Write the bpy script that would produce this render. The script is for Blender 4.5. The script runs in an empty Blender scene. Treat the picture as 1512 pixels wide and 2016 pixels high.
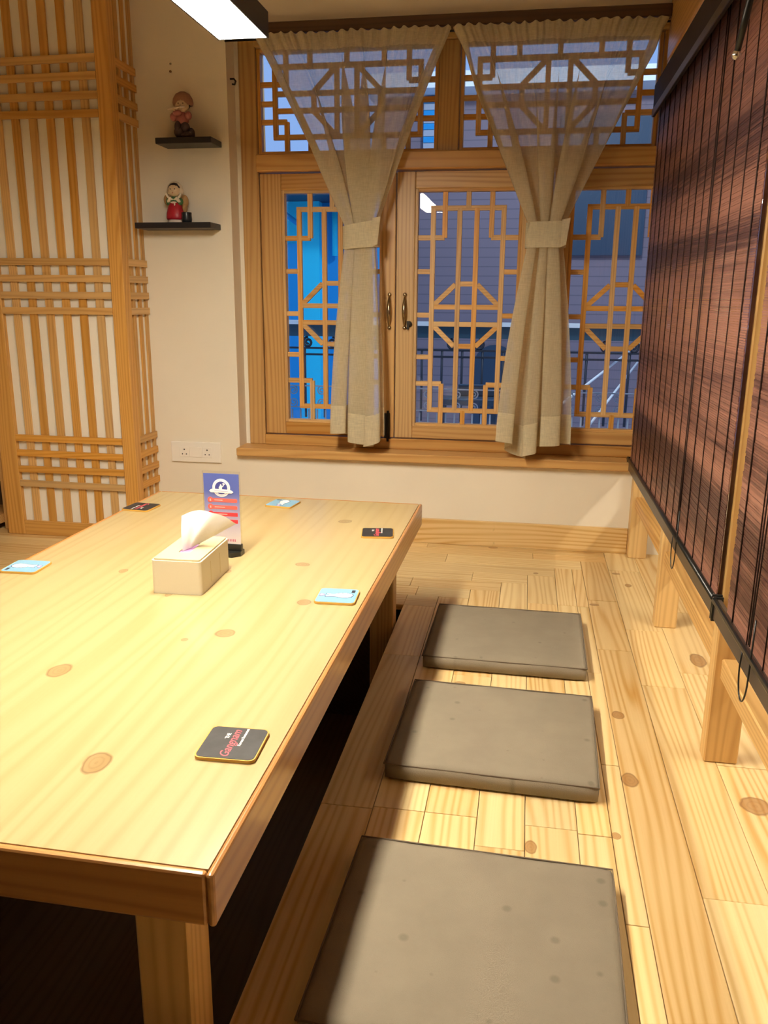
import bpy, bmesh, math, random
from mathutils import Vector, Matrix
random.seed(7)
S = bpy.context.scene
C = S.collection
PI = math.pi

# ------------------------------------------------------------------ camera
RW = ((0.98557, 0.04971, -0.16183),     # world axes written in camera coords (x right, y down, z forward)
      (0.16913, -0.24462, 0.95475),
      (0.00788, -0.96834, -0.24950))
RM = Matrix(RW)
F, CX, CY = 1630.0, 756.0, 1008.0
def ray(u, v): return RM @ Vector((u - CX, v - CY, F))
EYE = Vector((0, 0, 1.0))
def atY(u, v, y): r = ray(u, v); return EYE + r * (y / r.y)
def atX(u, v, x): r = ray(u, v); return EYE + r * (x / r.x)
def atZ(u, v, z): r = ray(u, v); return EYE + r * ((z - 1.0) / r.z)
cd = bpy.data.cameras.new('camera')
cam = bpy.data.objects.new('camera', cd)
right, up, back = RM.col[0], -RM.col[1], -RM.col[2]
m = Matrix((right, up, back)).transposed().to_4x4()
m.translation = EYE
cam.matrix_world = m
cd.sensor_fit = 'VERTICAL'; cd.sensor_height = 36.0
cd.lens = F / 2016.0 * 36.0
cd.clip_start = 0.02
C.objects.link(cam); S.camera = cam

# ------------------------------------------------------------------ world + exposure
W = bpy.data.worlds.new('dusk_sky'); S.world = W; W.use_nodes = True
bg = W.node_tree.nodes['Background']
bg.inputs[0].default_value = (0.31, 0.50, 0.90, 1); bg.inputs[1].default_value = 1.0
vs = S.view_settings
vs.view_transform = 'Standard'; vs.look = 'None'; vs.gamma = 1.0; vs.use_curve_mapping = False
vs.exposure = 0.0
sl_ = bpy.data.lights.new('added_outdoor_fill', 'POINT'); sl_.energy = 120; sl_.color = (.75, .88, 1.0); sl_.shadow_soft_size = .12  # unseen cool light added outside to brighten the railing cap and cables
so_ = bpy.data.objects.new('added_outdoor_fill', sl_); so_.location = (.3, 4.3, 2.9); C.objects.link(so_)
LAMP_POWER = 122.0
UP_FILL = 6.0  # strength of the upward glow added for ambient fill off the ceiling
LAMP_COL = (1.0, 0.89, 0.71)

# ------------------------------------------------------------------ materials
def new_mat(name):
    mt = bpy.data.materials.new(name); mt.use_nodes = True
    nt = mt.node_tree
    return mt, nt, nt.nodes['Principled BSDF']
def plain(name, col, rough=.5, metal=0.0, bump=0.0, bscale=60, var=0.0, vscale=8, spec=.5):
    mt, nt, b = new_mat(name)
    b.inputs['Base Color'].default_value = (*col, 1); b.inputs['Roughness'].default_value = rough
    b.inputs['Metallic'].default_value = metal
    b.inputs['Specular IOR Level'].default_value = spec
    if var or bump:
        tc = nt.nodes.new('ShaderNodeTexCoord')
    if var:
        n = nt.nodes.new('ShaderNodeTexNoise'); n.inputs['Scale'].default_value = vscale; n.inputs['Detail'].default_value = 4
        nt.links.new(tc.outputs['Object'], n.inputs['Vector'])
        r = nt.nodes.new('ShaderNodeValToRGB')
        r.color_ramp.elements[0].position = .35; r.color_ramp.elements[1].position = .7
        r.color_ramp.elements[0].color = (*[c * (1 - var) for c in col], 1)
        r.color_ramp.elements[1].color = (*col, 1)
        nt.links.new(n.outputs['Fac'], r.inputs['Fac']); nt.links.new(r.outputs['Color'], b.inputs['Base Color'])
    if bump:
        n = nt.nodes.new('ShaderNodeTexNoise'); n.inputs['Scale'].default_value = bscale; n.inputs['Detail'].default_value = 3
        nt.links.new(tc.outputs['Object'], n.inputs['Vector'])
        bp = nt.nodes.new('ShaderNodeBump'); bp.inputs['Strength'].default_value = bump; bp.inputs['Distance'].default_value = .002
        nt.links.new(n.outputs['Fac'], bp.inputs['Height']); nt.links.new(bp.outputs['Normal'], b.inputs['Normal'])
    return mt
def emit(name, col, s):
    mt, nt, b = new_mat(name)
    b.inputs['Base Color'].default_value = (.8, .8, .8, 1)
    b.inputs['Emission Color'].default_value = (*col, 1); b.inputs['Emission Strength'].default_value = s
    return mt
def math_node(nt, op, a, b=None, clamp=False):
    n = nt.nodes.new('ShaderNodeMath'); n.operation = op; n.use_clamp = clamp
    for i, v in enumerate((a, b)):
        if v is None: continue
        if isinstance(v, (int, float)): n.inputs[i].default_value = v
        else: nt.links.new(v, n.inputs[i])
    return n.outputs[0]
def wood(name, light, dark, axis, rough=.42, period=.014, contrast=.55, knots=0.0, vary=.16, spots=(), coat=0.0, kmix=.56):
    """pine: bent growth lines running along `axis`, fine fibres, scattered knots"""
    mt, nt, b = new_mat(name)
    N, L = nt.nodes, nt.links
    tc = N.new('ShaderNodeTexCoord'); oi = N.new('ShaderNodeObjectInfo')
    off = N.new('ShaderNodeVectorMath'); off.operation = 'SCALE'; off.inputs[0].default_value = (31.7, 17.3, 23.9)
    L.new(oi.outputs['Random'], off.inputs['Scale'])
    add = N.new('ShaderNodeVectorMath'); add.operation = 'ADD'
    L.new(tc.outputs['Object'], add.inputs[0]); L.new(off.outputs[0], add.inputs[1])
    mp = N.new('ShaderNodeMapping'); sc = [1, 1, 1]; sc[axis] = .07; mp.inputs['Scale'].default_value = sc
    L.new(add.outputs[0], mp.inputs['Vector'])
    wn = N.new('ShaderNodeTexNoise'); wn.inputs['Scale'].default_value = 7.0; wn.inputs['Detail'].default_value = 2
    L.new(mp.outputs[0], wn.inputs['Vector'])
    a = (axis + 1) % 3; c = (axis + 2) % 3
    sx = N.new('ShaderNodeSeparateXYZ'); L.new(mp.outputs[0], sx.inputs[0])
    lin = math_node(nt, 'ADD', sx.outputs[a], math_node(nt, 'MULTIPLY', sx.outputs[c], .8))
    ph = math_node(nt, 'ADD', lin, math_node(nt, 'MULTIPLY', wn.outputs['Fac'], .16))
    s = math_node(nt, 'SINE', math_node(nt, 'MULTIPLY', ph, 2 * PI / period))
    ring = math_node(nt, 'POWER', math_node(nt, 'MULTIPLY', math_node(nt, 'ADD', s, 1.0), .5), 2.2)
    mp2 = N.new('ShaderNodeMapping'); sc2 = [1, 1, 1]; sc2[axis] = .02; mp2.inputs['Scale'].default_value = sc2
    L.new(add.outputs[0], mp2.inputs['Vector'])
    fib = N.new('ShaderNodeTexNoise'); fib.inputs['Scale'].default_value = 260; fib.inputs['Detail'].default_value = 2
    L.new(mp2.outputs[0], fib.inputs['Vector'])
    big = N.new('ShaderNodeTexNoise'); big.inputs['Scale'].default_value = 2.2; big.inputs['Detail'].default_value = 2
    L.new(add.outputs[0], big.inputs['Vector'])
    f = math_node(nt, 'ADD', math_node(nt, 'MULTIPLY', ring, contrast * .62), math_node(nt, 'MULTIPLY', fib.outputs['Fac'], contrast * .38))
    f = math_node(nt, 'MULTIPLY', f, math_node(nt, 'ADD', math_node(nt, 'MULTIPLY', big.outputs['Fac'], 1.5), .2), clamp=True)
    mx = N.new('ShaderNodeMix'); mx.data_type = 'RGBA'
    mx.inputs['A'].default_value = (*light, 1); mx.inputs['B'].default_value = (*dark, 1)
    L.new(f, mx.inputs['Factor'])
    hsv = N.new('ShaderNodeHueSaturation'); L.new(mx.outputs['Result'], hsv.inputs['Color'])
    L.new(math_node(nt, 'ADD', math_node(nt, 'MULTIPLY', oi.outputs['Random'], vary), 1 - vary * .6), hsv.inputs['Value'])
    r2 = math_node(nt, 'FRACT', math_node(nt, 'MULTIPLY', oi.outputs['Random'], 7.31))
    L.new(math_node(nt, 'ADD', math_node(nt, 'MULTIPLY', r2, vary * 1.0), 1 - vary * .4), hsv.inputs['Saturation'])
    L.new(math_node(nt, 'ADD', math_node(nt, 'MULTIPLY', r2, -.012), .506), hsv.inputs['Hue'])
    col = hsv.outputs['Color']
    kd = (dark[0] * .30, dark[1] * .20, dark[2] * .16, 1)
    def knot_mix(col, mask, ringmask):
        k = N.new('ShaderNodeMix'); k.data_type = 'RGBA'; L.new(mask, k.inputs['Factor']); L.new(col, k.inputs['A'])
        k2 = N.new('ShaderNodeMix'); k2.data_type = 'RGBA'; L.new(ringmask, k2.inputs['Factor'])
        k2.inputs['A'].default_value = (dark[0] * .58, dark[1] * .46, dark[2] * .40, 1); k2.inputs['B'].default_value = kd
        L.new(k2.outputs['Result'], k.inputs['B'])
        return k.outputs['Result']
    if knots:
        mp3 = N.new('ShaderNodeMapping'); sc3 = [1, 1, 1]; sc3[axis] = .55; mp3.inputs['Scale'].default_value = sc3
        L.new(add.outputs[0], mp3.inputs['Vector'])
        vo = N.new('ShaderNodeTexVoronoi'); vo.inputs['Scale'].default_value = 5.0; L.new(mp3.outputs[0], vo.inputs['Vector'])
        sc_ = N.new('ShaderNodeSeparateColor'); L.new(vo.outputs['Color'], sc_.inputs[0])
        rad = math_node(nt, 'MULTIPLY', math_node(nt, 'GREATER_THAN', sc_.outputs[0], 1 - knots), .085)
        d = math_node(nt, 'SUBTRACT', rad, vo.outputs['Distance'])
        mask = math_node(nt, 'MULTIPLY', d, 60, clamp=True)
        col = knot_mix(col, mask, math_node(nt, 'MULTIPLY', math_node(nt, 'SUBTRACT', .035, d), 40, clamp=True))
    if spots:
        gp = N.new('ShaderNodeNewGeometry'); sp = N.new('ShaderNodeSeparateXYZ'); L.new(gp.outputs['Position'], sp.inputs[0])
        wob = N.new('ShaderNodeTexNoise'); wob.inputs['Scale'].default_value = 30; L.new(gp.outputs['Position'], wob.inputs['Vector'])
        for (x, y, rx, ry) in spots:
            dx = math_node(nt, 'DIVIDE', math_node(nt, 'SUBTRACT', sp.outputs[0], x), rx)
            dy = math_node(nt, 'DIVIDE', math_node(nt, 'SUBTRACT', sp.outputs[1], y), ry)
            dd = math_node(nt, 'SQRT', math_node(nt, 'ADD', math_node(nt, 'MULTIPLY', dx, dx), math_node(nt, 'MULTIPLY', dy, dy)))
            dd = math_node(nt, 'ADD', dd, math_node(nt, 'MULTIPLY', math_node(nt, 'SUBTRACT', wob.outputs['Fac'], .5), .5))
            mask = math_node(nt, 'MULTIPLY', math_node(nt, 'MULTIPLY', math_node(nt, 'SUBTRACT', 1.0, dd), 6, clamp=True), .88)
            rm = math_node(nt, 'ADD', math_node(nt, 'MULTIPLY', math_node(nt, 'SUBTRACT', dd, .72), 3.5, clamp=True), math_node(nt, 'MULTIPLY', math_node(nt, 'SINE', math_node(nt, 'MULTIPLY', dd, 17.0)), .22), clamp=True)
            mask = math_node(nt, 'MULTIPLY', mask, math_node(nt, 'ADD', math_node(nt, 'MULTIPLY', rm, 1 - kmix), kmix))
            col = knot_mix(col, mask, rm)
    L.new(col, b.inputs['Base Color'])
    b.inputs['Roughness'].default_value = rough
    b.inputs['Coat Weight'].default_value = coat; b.inputs['Coat Roughness'].default_value = .15
    bp = N.new('ShaderNodeBump'); bp.inputs['Strength'].default_value = .12; bp.inputs['Distance'].default_value = .001
    L.new(f, bp.inputs['Height']); L.new(bp.outputs['Normal'], b.inputs['Normal'])
    return mt
_w = {}
KIND = {
    'floor': dict(light=(.82, .635, .335), dark=(.57, .33, .095), rough=.38, period=.016, contrast=.9, vary=.15, kmix=.8,
                  spots=[(.262, 1.652, .019, .030), (.266, 1.945, .016, .022), (.051, 1.383, .013, .021), (.214, 1.448, .010, .012),
                         (.526, 2.32, .024, .05), (.505, 1.60, .032, .035), (-.171, 2.041, .006, .009), (-.137, 2.047, .016, .012),
                         (.264, 2.727, .018, .012), (.07, 3.028, .010, .011), (-.103, 3.33, .022, .013), (.40, 2.95, .012, .02), (.37, 3.08, .016, .012)]),
    'table': dict(light=(.50, .385, .200), dark=(.37, .235, .085), rough=.3, period=.03, contrast=.5, vary=.0, coat=.35,
                  spots=[(-.565, .949, .021, .030), (-.551, 1.422, .021, .020), (-.616, 1.378, .007, .008), (-.775, 1.211, .020, .03),
                         (-.517, 1.866, .020, .015), (-.92, 1.737, .011, .016), (-.445, 1.614, .016, .018), (-.386, 1.626, .014, .016),
                         (-.412, 1.003, .008, .012), (-.748, 1.609, .008, .02), (-.50, 2.28, .022, .02), (-.68, 1.78, .012, .014)]),
    'edge': dict(light=(.56, .27, .085), dark=(.34, .13, .035), rough=.3, period=.02, contrast=.8, vary=.10, coat=.3),
    'frame': dict(light=(.64, .39, .15), dark=(.40, .18, .05), rough=.4, period=.02, contrast=.8, knots=.10, vary=.22),
    'lattice': dict(light=(.74, .45, .17), dark=(.48, .22, .06), rough=.45, period=.012, contrast=.7, knots=.06, vary=.28),
    'column': dict(light=(.70, .42, .15), dark=(.46, .22, .06), rough=.45, period=.014, contrast=.7, knots=.08, vary=.26),
    'post': dict(light=(.76, .49, .19), dark=(.46, .22, .06), rough=.45, period=.016, contrast=.75, knots=.12, vary=.18),
    'dark': dict(light=(.095, .047, .02), dark=(.045, .02, .009), rough=.5, period=.015, contrast=.8, vary=.1),
    'pit': dict(light=(.10, .058, .026), dark=(.05, .026, .01), rough=.6, period=.02, contrast=.8, vary=.2),  # dark tone puts the deep shade of the leg well into the colour
}
def wd(kind, axis):
    k = (kind, axis)
    if k not in _w: _w[k] = wood('wood_%s_%s' % (kind, 'xyz'[axis]), axis=axis, **KIND[kind])
    return _w[k]
M = {}
M['wall'] = plain('cream_wall_paint', (.84, .78, .66), .75, bump=.10, bscale=90, var=.05, vscale=3)
M['plaster'] = plain('white_plaster', (.86, .83, .75), .8, bump=.12, bscale=70)
M['ceiling'] = plain('ceiling_paint', (.62, .49, .33), .8)
M['black'] = plain('black_lacquer', (.012, .012, .014), .35)
M['shelf'] = plain('black_laminate', (.016, .015, .018), .4)
M['rubber'] = plain('black_plastic', (.012, .013, .012), .3)
M['white_plastic'] = plain('white_plastic', (.86, .83, .77), .35)
M['hole'] = plain('socket_hole', (.01, .01, .01), .8)
M['bronze'] = plain('antique_brass', (.42, .32, .20), .25, 1.0)
M['iron'] = plain('dark_iron', (.03, .025, .022), .5, .6)
M['cushion'] = plain('taupe_canvas', (.285, .242, .178), .9, bump=.5, bscale=900, var=.10, vscale=14, spec=.2)
nt = M['cushion'].node_tree; b = nt.nodes['Principled BSDF']     # scattered stains
tc = nt.nodes.new('ShaderNodeTexCoord'); oi = nt.nodes.new('ShaderNodeObjectInfo')
sc_ = nt.nodes.new('ShaderNodeVectorMath'); sc_.operation = 'SCALE'; sc_.inputs[0].default_value = (9.1, 5.3, 0); nt.links.new(oi.outputs['Random'], sc_.inputs['Scale'])
ad = nt.nodes.new('ShaderNodeVectorMath'); ad.operation = 'ADD'; nt.links.new(tc.outputs['Object'], ad.inputs[0]); nt.links.new(sc_.outputs[0], ad.inputs[1])
vo = nt.nodes.new('ShaderNodeTexVoronoi'); vo.voronoi_dimensions = '2D'; vo.inputs['Scale'].default_value = 13; nt.links.new(ad.outputs[0], vo.inputs['Vector'])
cs_ = nt.nodes.new('ShaderNodeSeparateColor'); nt.links.new(vo.outputs['Color'], cs_.inputs[0])
rr_ = math_node(nt, 'MULTIPLY', math_node(nt, 'SUBTRACT', cs_.outputs[0], .45), .24)
mk = math_node(nt, 'MULTIPLY', math_node(nt, 'MULTIPLY', math_node(nt, 'SUBTRACT', rr_, vo.outputs['Distance']), 14, clamp=True), .34)
mx = nt.nodes.new('ShaderNodeMix'); mx.data_type = 'RGBA'; nt.links.new(mk, mx.inputs['Factor']); nt.links.new(b.inputs['Base Color'].links[0].from_socket, mx.inputs['A']); mx.inputs['B'].default_value = (.10, .085, .06, 1)
nt.links.new(mx.outputs['Result'], b.inputs['Base Color'])
M['seam'] = plain('taupe_piping', (.15, .115, .08), .9)
M['box'] = plain('ivory_plastic', (.66, .60, .46), .35)
M['boxlid'] = plain('pale_bamboo_lid', (.62, .54, .32), .4, var=.06, vscale=30)
M['tissue'] = plain('tissue_paper', (.93, .91, .88), .9, bump=.2, bscale=150)
M['pack'] = plain('violet_tissue_pack', (.50, .25, .55), .5)
M['led_housing'] = plain('black_aluminium', (.03, .03, .032), .4, .3)
M['glassframe'] = plain('white_putty', (.75, .75, .72), .6)

# glass : thin clear pane, mirror like at its surface
mt, nt, b = new_mat('window_glass'); nt.nodes.remove(b)
tr = nt.nodes.new('ShaderNodeBsdfTransparent'); tr.inputs[0].default_value = (.93, .96, 1, 1)
gl = nt.nodes.new('ShaderNodeBsdfGlossy'); gl.inputs['Roughness'].default_value = .01
fr = nt.nodes.new('ShaderNodeFresnel'); fr.inputs[0].default_value = 1.45
mx = nt.nodes.new('ShaderNodeMixShader'); nt.links.new(fr.outputs[0], mx.inputs[0]); nt.links.new(tr.outputs[0], mx.inputs[1]); nt.links.new(gl.outputs[0], mx.inputs[2])
nt.links.new(mx.outputs[0], nt.nodes['Material Output'].inputs[0]); M['glass'] = mt
# acrylic for the sign
mt, nt, b = new_mat('clear_acrylic'); nt.nodes.remove(b)
tr = nt.nodes.new('ShaderNodeBsdfTransparent'); tr.inputs[0].default_value = (.97, .97, .97, 1)
gl = nt.nodes.new('ShaderNodeBsdfGlossy'); gl.inputs['Roughness'].default_value = .05
fr = nt.nodes.new('ShaderNodeFresnel'); fr.inputs[0].default_value = 1.35
mx = nt.nodes.new('ShaderNodeMixShader'); nt.links.new(fr.outputs[0], mx.inputs[0]); nt.links.new(tr.outputs[0], mx.inputs[1]); nt.links.new(gl.outputs[0], mx.inputs[2])
nt.links.new(mx.outputs[0], nt.nodes['Material Output'].inputs[0]); M['acrylic'] = mt
# sheer linen
def linen(name, col, clear):
    mt, nt, b = new_mat(name); N, L = nt.nodes, nt.links; N.remove(b)
    tc = N.new('ShaderNodeTexCoord')
    n = N.new('ShaderNodeTexNoise'); n.inputs['Scale'].default_value = 300
    mp = N.new('ShaderNodeMapping'); mp.inputs['Scale'].default_value = (1, 1, .12); L.new(tc.outputs['Object'], mp.inputs[0]); L.new(mp.outputs[0], n.inputs['Vector'])
    n2 = N.new('ShaderNodeTexNoise'); n2.inputs['Scale'].default_value = 300
    mp2 = N.new('ShaderNodeMapping'); mp2.inputs['Scale'].default_value = (.12, .12, 1); L.new(tc.outputs['Object'], mp2.inputs[0]); L.new(mp2.outputs[0], n2.inputs['Vector'])
    w = math_node(nt, 'MULTIPLY', math_node(nt, 'ADD', n.outputs['Fac'], n2.outputs['Fac']), .5)
    r = N.new('ShaderNodeValToRGB'); r.color_ramp.elements[0].position = .35; r.color_ramp.elements[1].position = .65
    r.color_ramp.elements[0].color = (*[c * .82 for c in col], 1); r.color_ramp.elements[1].color = (*col, 1); L.new(w, r.inputs[0])
    d = N.new('ShaderNodeBsdfDiffuse'); t = N.new('ShaderNodeBsdfTranslucent'); x = N.new('ShaderNodeBsdfTransparent')
    L.new(r.outputs[0], d.inputs[0]); L.new(r.outputs[0], t.inputs[0])
    m1 = N.new('ShaderNodeMixShader'); m1.inputs[0].default_value = .35; L.new(d.outputs[0], m1.inputs[1]); L.new(t.outputs[0], m1.inputs[2])
    m2 = N.new('ShaderNodeMixShader'); m2.inputs[0].default_value = clear; L.new(m1.outputs[0], m2.inputs[1]); L.new(x.outputs[0], m2.inputs[2])
    L.new(m2.outputs[0], N['Material Output'].inputs[0])
    return mt
M['linen'] = linen('sheer_linen', (.80, .71, .50), .30)
M['linen_hem'] = linen('double_linen', (.82, .74, .53), .10)
# bamboo blind : bands of darker and lighter splints up the height
mt, nt, b = new_mat('woven_bamboo_splints'); N, L = nt.nodes, nt.links
tc = N.new('ShaderNodeTexCoord'); sp = N.new('ShaderNodeSeparateXYZ'); L.new(tc.outputs['Object'], sp.inputs[0])
cz = N.new('ShaderNodeCombineXYZ'); L.new(math_node(nt, 'MULTIPLY', sp.outputs[2], 1.0), cz.inputs[2]); L.new(math_node(nt, 'MULTIPLY', sp.outputs[1], .02), cz.inputs[1])
n1 = N.new('ShaderNodeTexNoise'); n1.inputs['Scale'].default_value = 9; n1.inputs['Detail'].default_value = 0; L.new(cz.outputs[0], n1.inputs['Vector'])
n2 = N.new('ShaderNodeTexNoise'); n2.inputs['Scale'].default_value = 140; n2.inputs['Detail'].default_value = 1; L.new(cz.outputs[0], n2.inputs['Vector'])
n3 = N.new('ShaderNodeTexNoise'); n3.inputs['Scale'].default_value = 40; L.new(tc.outputs['Object'], n3.inputs['Vector'])
fa = math_node(nt, 'ADD', math_node(nt, 'MULTIPLY', n1.outputs['Fac'], .75), math_node(nt, 'MULTIPLY', n2.outputs['Fac'], .35))
fa = math_node(nt, 'ADD', fa, math_node(nt, 'MULTIPLY', n3.outputs['Fac'], .12))
r = N.new('ShaderNodeValToRGB'); L.new(fa, r.inputs[0])
r.color_ramp.elements[0].position = .50; r.color_ramp.elements[0].color = (.070, .026, .021, 1)
r.color_ramp.elements[1].position = .72; r.color_ramp.elements[1].color = (.33, .15, .105, 1)
L.new(r.outputs[0], b.inputs['Base Color']); b.inputs['Roughness'].default_value = .45
M['bamboo'] = mt
M['blind_thread'] = plain('dark_cotton_thread', (.025, .010, .008), .8)
M['blind_rail'] = plain('dark_brown_rail', (.055, .040, .032), .35)
M['valance'] = plain('dark_bamboo_valance', (.022, .012, .010), .7, var=.3, vscale=20)

# ------------------------------------------------------------------ geometry helpers
def bm_box(bm, x0, x1, y0, y1, z0, z1):
    vs_ = [bm.verts.new(p) for p in ((x0, y0, z0), (x1, y0, z0), (x1, y1, z0), (x0, y1, z0), (x0, y0, z1), (x1, y0, z1), (x1, y1, z1), (x0, y1, z1))]
    for f in ((0, 3, 2, 1), (4, 5, 6, 7), (0, 1, 5, 4), (1, 2, 6, 5), (2, 3, 7, 6), (3, 0, 4, 7)):
        bm.faces.new([vs_[i] for i in f])
    return vs_
def finish(name, bm, mat, parent=None, bevel=0.0, seg=1, smooth=False, loc=None, world=True):
    if bevel:
        bmesh.ops.bevel(bm, geom=list(bm.edges), offset=bevel, segments=seg, affect='EDGES', profile=.5, clamp_overlap=True)
    bmesh.ops.recalc_face_normals(bm, faces=bm.faces)
    if loc is not None:
        bmesh.ops.translate(bm, verts=bm.verts, vec=-Vector(loc))
    me = bpy.data.meshes.new(name); bm.to_mesh(me); bm.free()
    if smooth:
        for p in me.polygons: p.use_smooth = True
    me.materials.append(mat)
    o = bpy.data.objects.new(name, me); C.objects.link(o)
    if loc is not None: o.location = loc
    if parent is not None:
        o.parent = parent
        if world: o.matrix_parent_inverse = wmat(parent).inverted()
    return o
def wmat(o):
    mb = o.matrix_basis.copy()
    if o.parent: return wmat(o.parent) @ o.matrix_parent_inverse @ mb
    return mb
def box(name, b, mat, parent=None, bevel=0.0, seg=1, world=True):
    """axis aligned box (x0,x1,y0,y1,z0,z1); the object's origin sits at its centre"""
    x0, x1, y0, y1, z0, z1 = b
    bm = bmesh.new(); bm_box(bm, *b)
    return finish(name, bm, mat, parent, bevel, seg, loc=((x0 + x1) / 2, (y0 + y1) / 2, (z0 + z1) / 2), world=world)
def bar(name, p, q, wid, dep, mat, parent=None, depth_axis=Vector((0, 1, 0)), world=True, bevel=0.0):
    """straight bar from p to q, `wid` wide in the plane, `dep` deep along depth_axis"""
    p, q = Vector(p), Vector(q); d = (q - p).normalized(); s = d.cross(depth_axis).normalized()
    bm = bmesh.new(); v = []
    for e in (p, q):
        for a, c in ((-1, -1), (1, -1), (1, 1), (-1, 1)):
            v.append(bm.verts.new(e + s * (a * wid / 2) + depth_axis * (c * dep / 2)))
    for f in ((0, 1, 2, 3), (7, 6, 5, 4), (0, 4, 5, 1), (1, 5, 6, 2), (2, 6, 7, 3), (3, 7, 4, 0)): bm.faces.new([v[i] for i in f])
    return finish(name, bm, mat, parent, bevel, loc=(p + q) / 2, world=world)
def bm_tube(bm, pts, rad, seg=8, cap=True):
    pts = [Vector(p) for p in pts]; n = len(pts)
    rads = rad if isinstance(rad, (list, tuple)) else [rad] * n
    rings = []; prev = None
    for i, p in enumerate(pts):
        t = (pts[min(i + 1, n - 1)] - pts[max(i - 1, 0)]).normalized()
        if prev is None:
            a = t.orthogonal().normalized()
        else:
            a = (prev - t * prev.dot(t)).normalized()
        prev = a; bb = t.cross(a)
        rings.append([bm.verts.new(p + (a * math.cos(2 * PI * k / seg) + bb * math.sin(2 * PI * k / seg)) * rads[i]) for k in range(seg)])
    for i in range(n - 1):
        for k in range(seg):
            bm.faces.new((rings[i][k], rings[i][(k + 1) % seg], rings[i + 1][(k + 1) % seg], rings[i + 1][k]))
    if cap:
        bm.faces.new(rings[0][::-1]); bm.faces.new(rings[-1])
def tube(name, pts, rad, mat, parent=None, seg=8, world=True):
    bm = bmesh.new(); bm_tube(bm, pts, rad, seg)
    return finish(name, bm, mat, parent, smooth=True, world=world)
def bm_ball(bm, c, r, seg=14, rings=10):
    r = (r, r, r) if isinstance(r, (int, float)) else r
    mtx = Matrix.Translation(c) @ Matrix.Diagonal((*r, 1))
    bmesh.ops.create_uvsphere(bm, u_segments=seg, v_segments=rings, radius=1, matrix=mtx)
def bm_lathe(bm, prof, c=(0, 0, 0), seg=20, sx=1, sy=1):
    c = Vector(c); rings = []
    for r_, z in prof:
        rings.append([bm.verts.new(c + Vector((r_ * sx * math.cos(2 * PI * k / seg), r_ * sy * math.sin(2 * PI * k / seg), z))) for k in range(seg)])
    for i in range(len(rings) - 1):
        for k in range(seg):
            bm.faces.new((rings[i][k], rings[i][(k + 1) % seg], rings[i + 1][(k + 1) % seg], rings[i + 1][k]))
    bm.faces.new(rings[0][::-1]); bm.faces.new(rings[-1])
def bm_plate(bm, poly, z0, z1):
    """2-D outline in xy extruded from z0 to z1"""
    lo = [bm.verts.new((x, y, z0)) for x, y in poly]; hi = [bm.verts.new((x, y, z1)) for x, y in poly]
    n = len(poly)
    bm.faces.new(hi); bm.faces.new(lo[::-1])
    for i in range(n): bm.faces.new((lo[i], lo[(i + 1) % n], hi[(i + 1) % n], hi[i]))
def rounded(w, h, r, seg=6, cx=0, cy=0):
    out = []
    for (sx, sy, a0) in ((1, 1, 0), (-1, 1, 90), (-1, -1, 180), (1, -1, 270)):
        for k in range(seg + 1):
            a = math.radians(a0 + 90 * k / seg)
            out.append((cx + sx * (w / 2 - r) + r * math.cos(a), cy + sy * (h / 2 - r) + r * math.sin(a)))
    return out
def ellipse(rx, ry, cx=0, cy=0, n=24, a=0):
    ca, sa = math.cos(a), math.sin(a)
    return [(cx + rx * math.cos(2 * PI * k / n) * ca - ry * math.sin(2 * PI * k / n) * sa, cy + rx * math.cos(2 * PI * k / n) * sa + ry * math.sin(2 * PI * k / n) * ca) for k in range(n)]
def plate(name, poly, z0, z1, mat, parent, world=False):
    bm = bmesh.new(); bm_plate(bm, poly, z0, z1)
    return finish(name, bm, mat, parent, world=world)
def tag(o, label=None, cat=None, group=None, kind=None):
    if label: o['label'] = label
    if cat: o['category'] = cat
    if group: o['group'] = group
    if kind: o['kind'] = kind
    return o
def thing(name, label, cat, loc=(0, 0, 0), rz=0.0, group=None):
    o = bpy.data.objects.new(name, None); C.objects.link(o); o.empty_display_size = .05
    o.location = loc; o.rotation_euler = (0, 0, rz)
    return tag(o, label, cat, group)
def struct(o): o['kind'] = 'structure'; return o
def text_mesh(name, body, size, mat, parent, loc, rz, shear=0.0, extrude=.0001, bold=0.0, upright=False):
    cu = bpy.data.curves.new(name, 'FONT'); cu.body = body; cu.size = size; cu.shear = shear; cu.extrude = extrude; cu.offset = bold
    cu.align_x = 'CENTER'; cu.align_y = 'CENTER'; cu.resolution_u = 3
    t = bpy.data.objects.new(name, cu); me = bpy.data.meshes.new_from_object(t)
    bpy.data.objects.remove(t); bpy.data.curves.remove(cu)
    me.name = name; me.materials.append(mat)
    o = bpy.data.objects.new(name, me); C.objects.link(o); o.parent = parent
    o.location = loc; o.rotation_euler = (PI / 2 if upright else 0, 0, rz)
    return o

WY = 3.36            # room face of the window wall
# ------------------------------------------------------------------ room shell
bm = bmesh.new()
bm_box(bm, -3.4, -1.2, WY, WY + .22, -.45, 2.4)
bm_box(bm, -1.2, .68, WY, WY + .22, -.45, .345)
bm_box(bm, -1.2, .68, WY, WY + .22, 1.995, 2.4)
bm_box(bm, .68, .74, WY, WY + .22, -.45, 2.4); bm_box(bm, .74, 1.9, WY, WY + .22, -.45, .345); bm_box(bm, .74, 1.9, WY, WY + .22, 1.995, 2.4); bm_box(bm, 1.9, 2.6, WY, WY + .22, -.45, 2.4)
wall_back = struct(finish('wall_back', bm, M['wall']))
struct(box('wall_left', (-3.5, -3.4, -2.2, WY + .22, -.45, 2.4), M['wall']))
struct(box('wall_right', (2.6, 2.7, -2.2, WY + .22, -.45, 2.4), M['wall']))
struct(box('wall_front', (-3.5, 2.7, -2.3, -2.2, -.45, 2.4), wd('dark', 2)))
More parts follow.
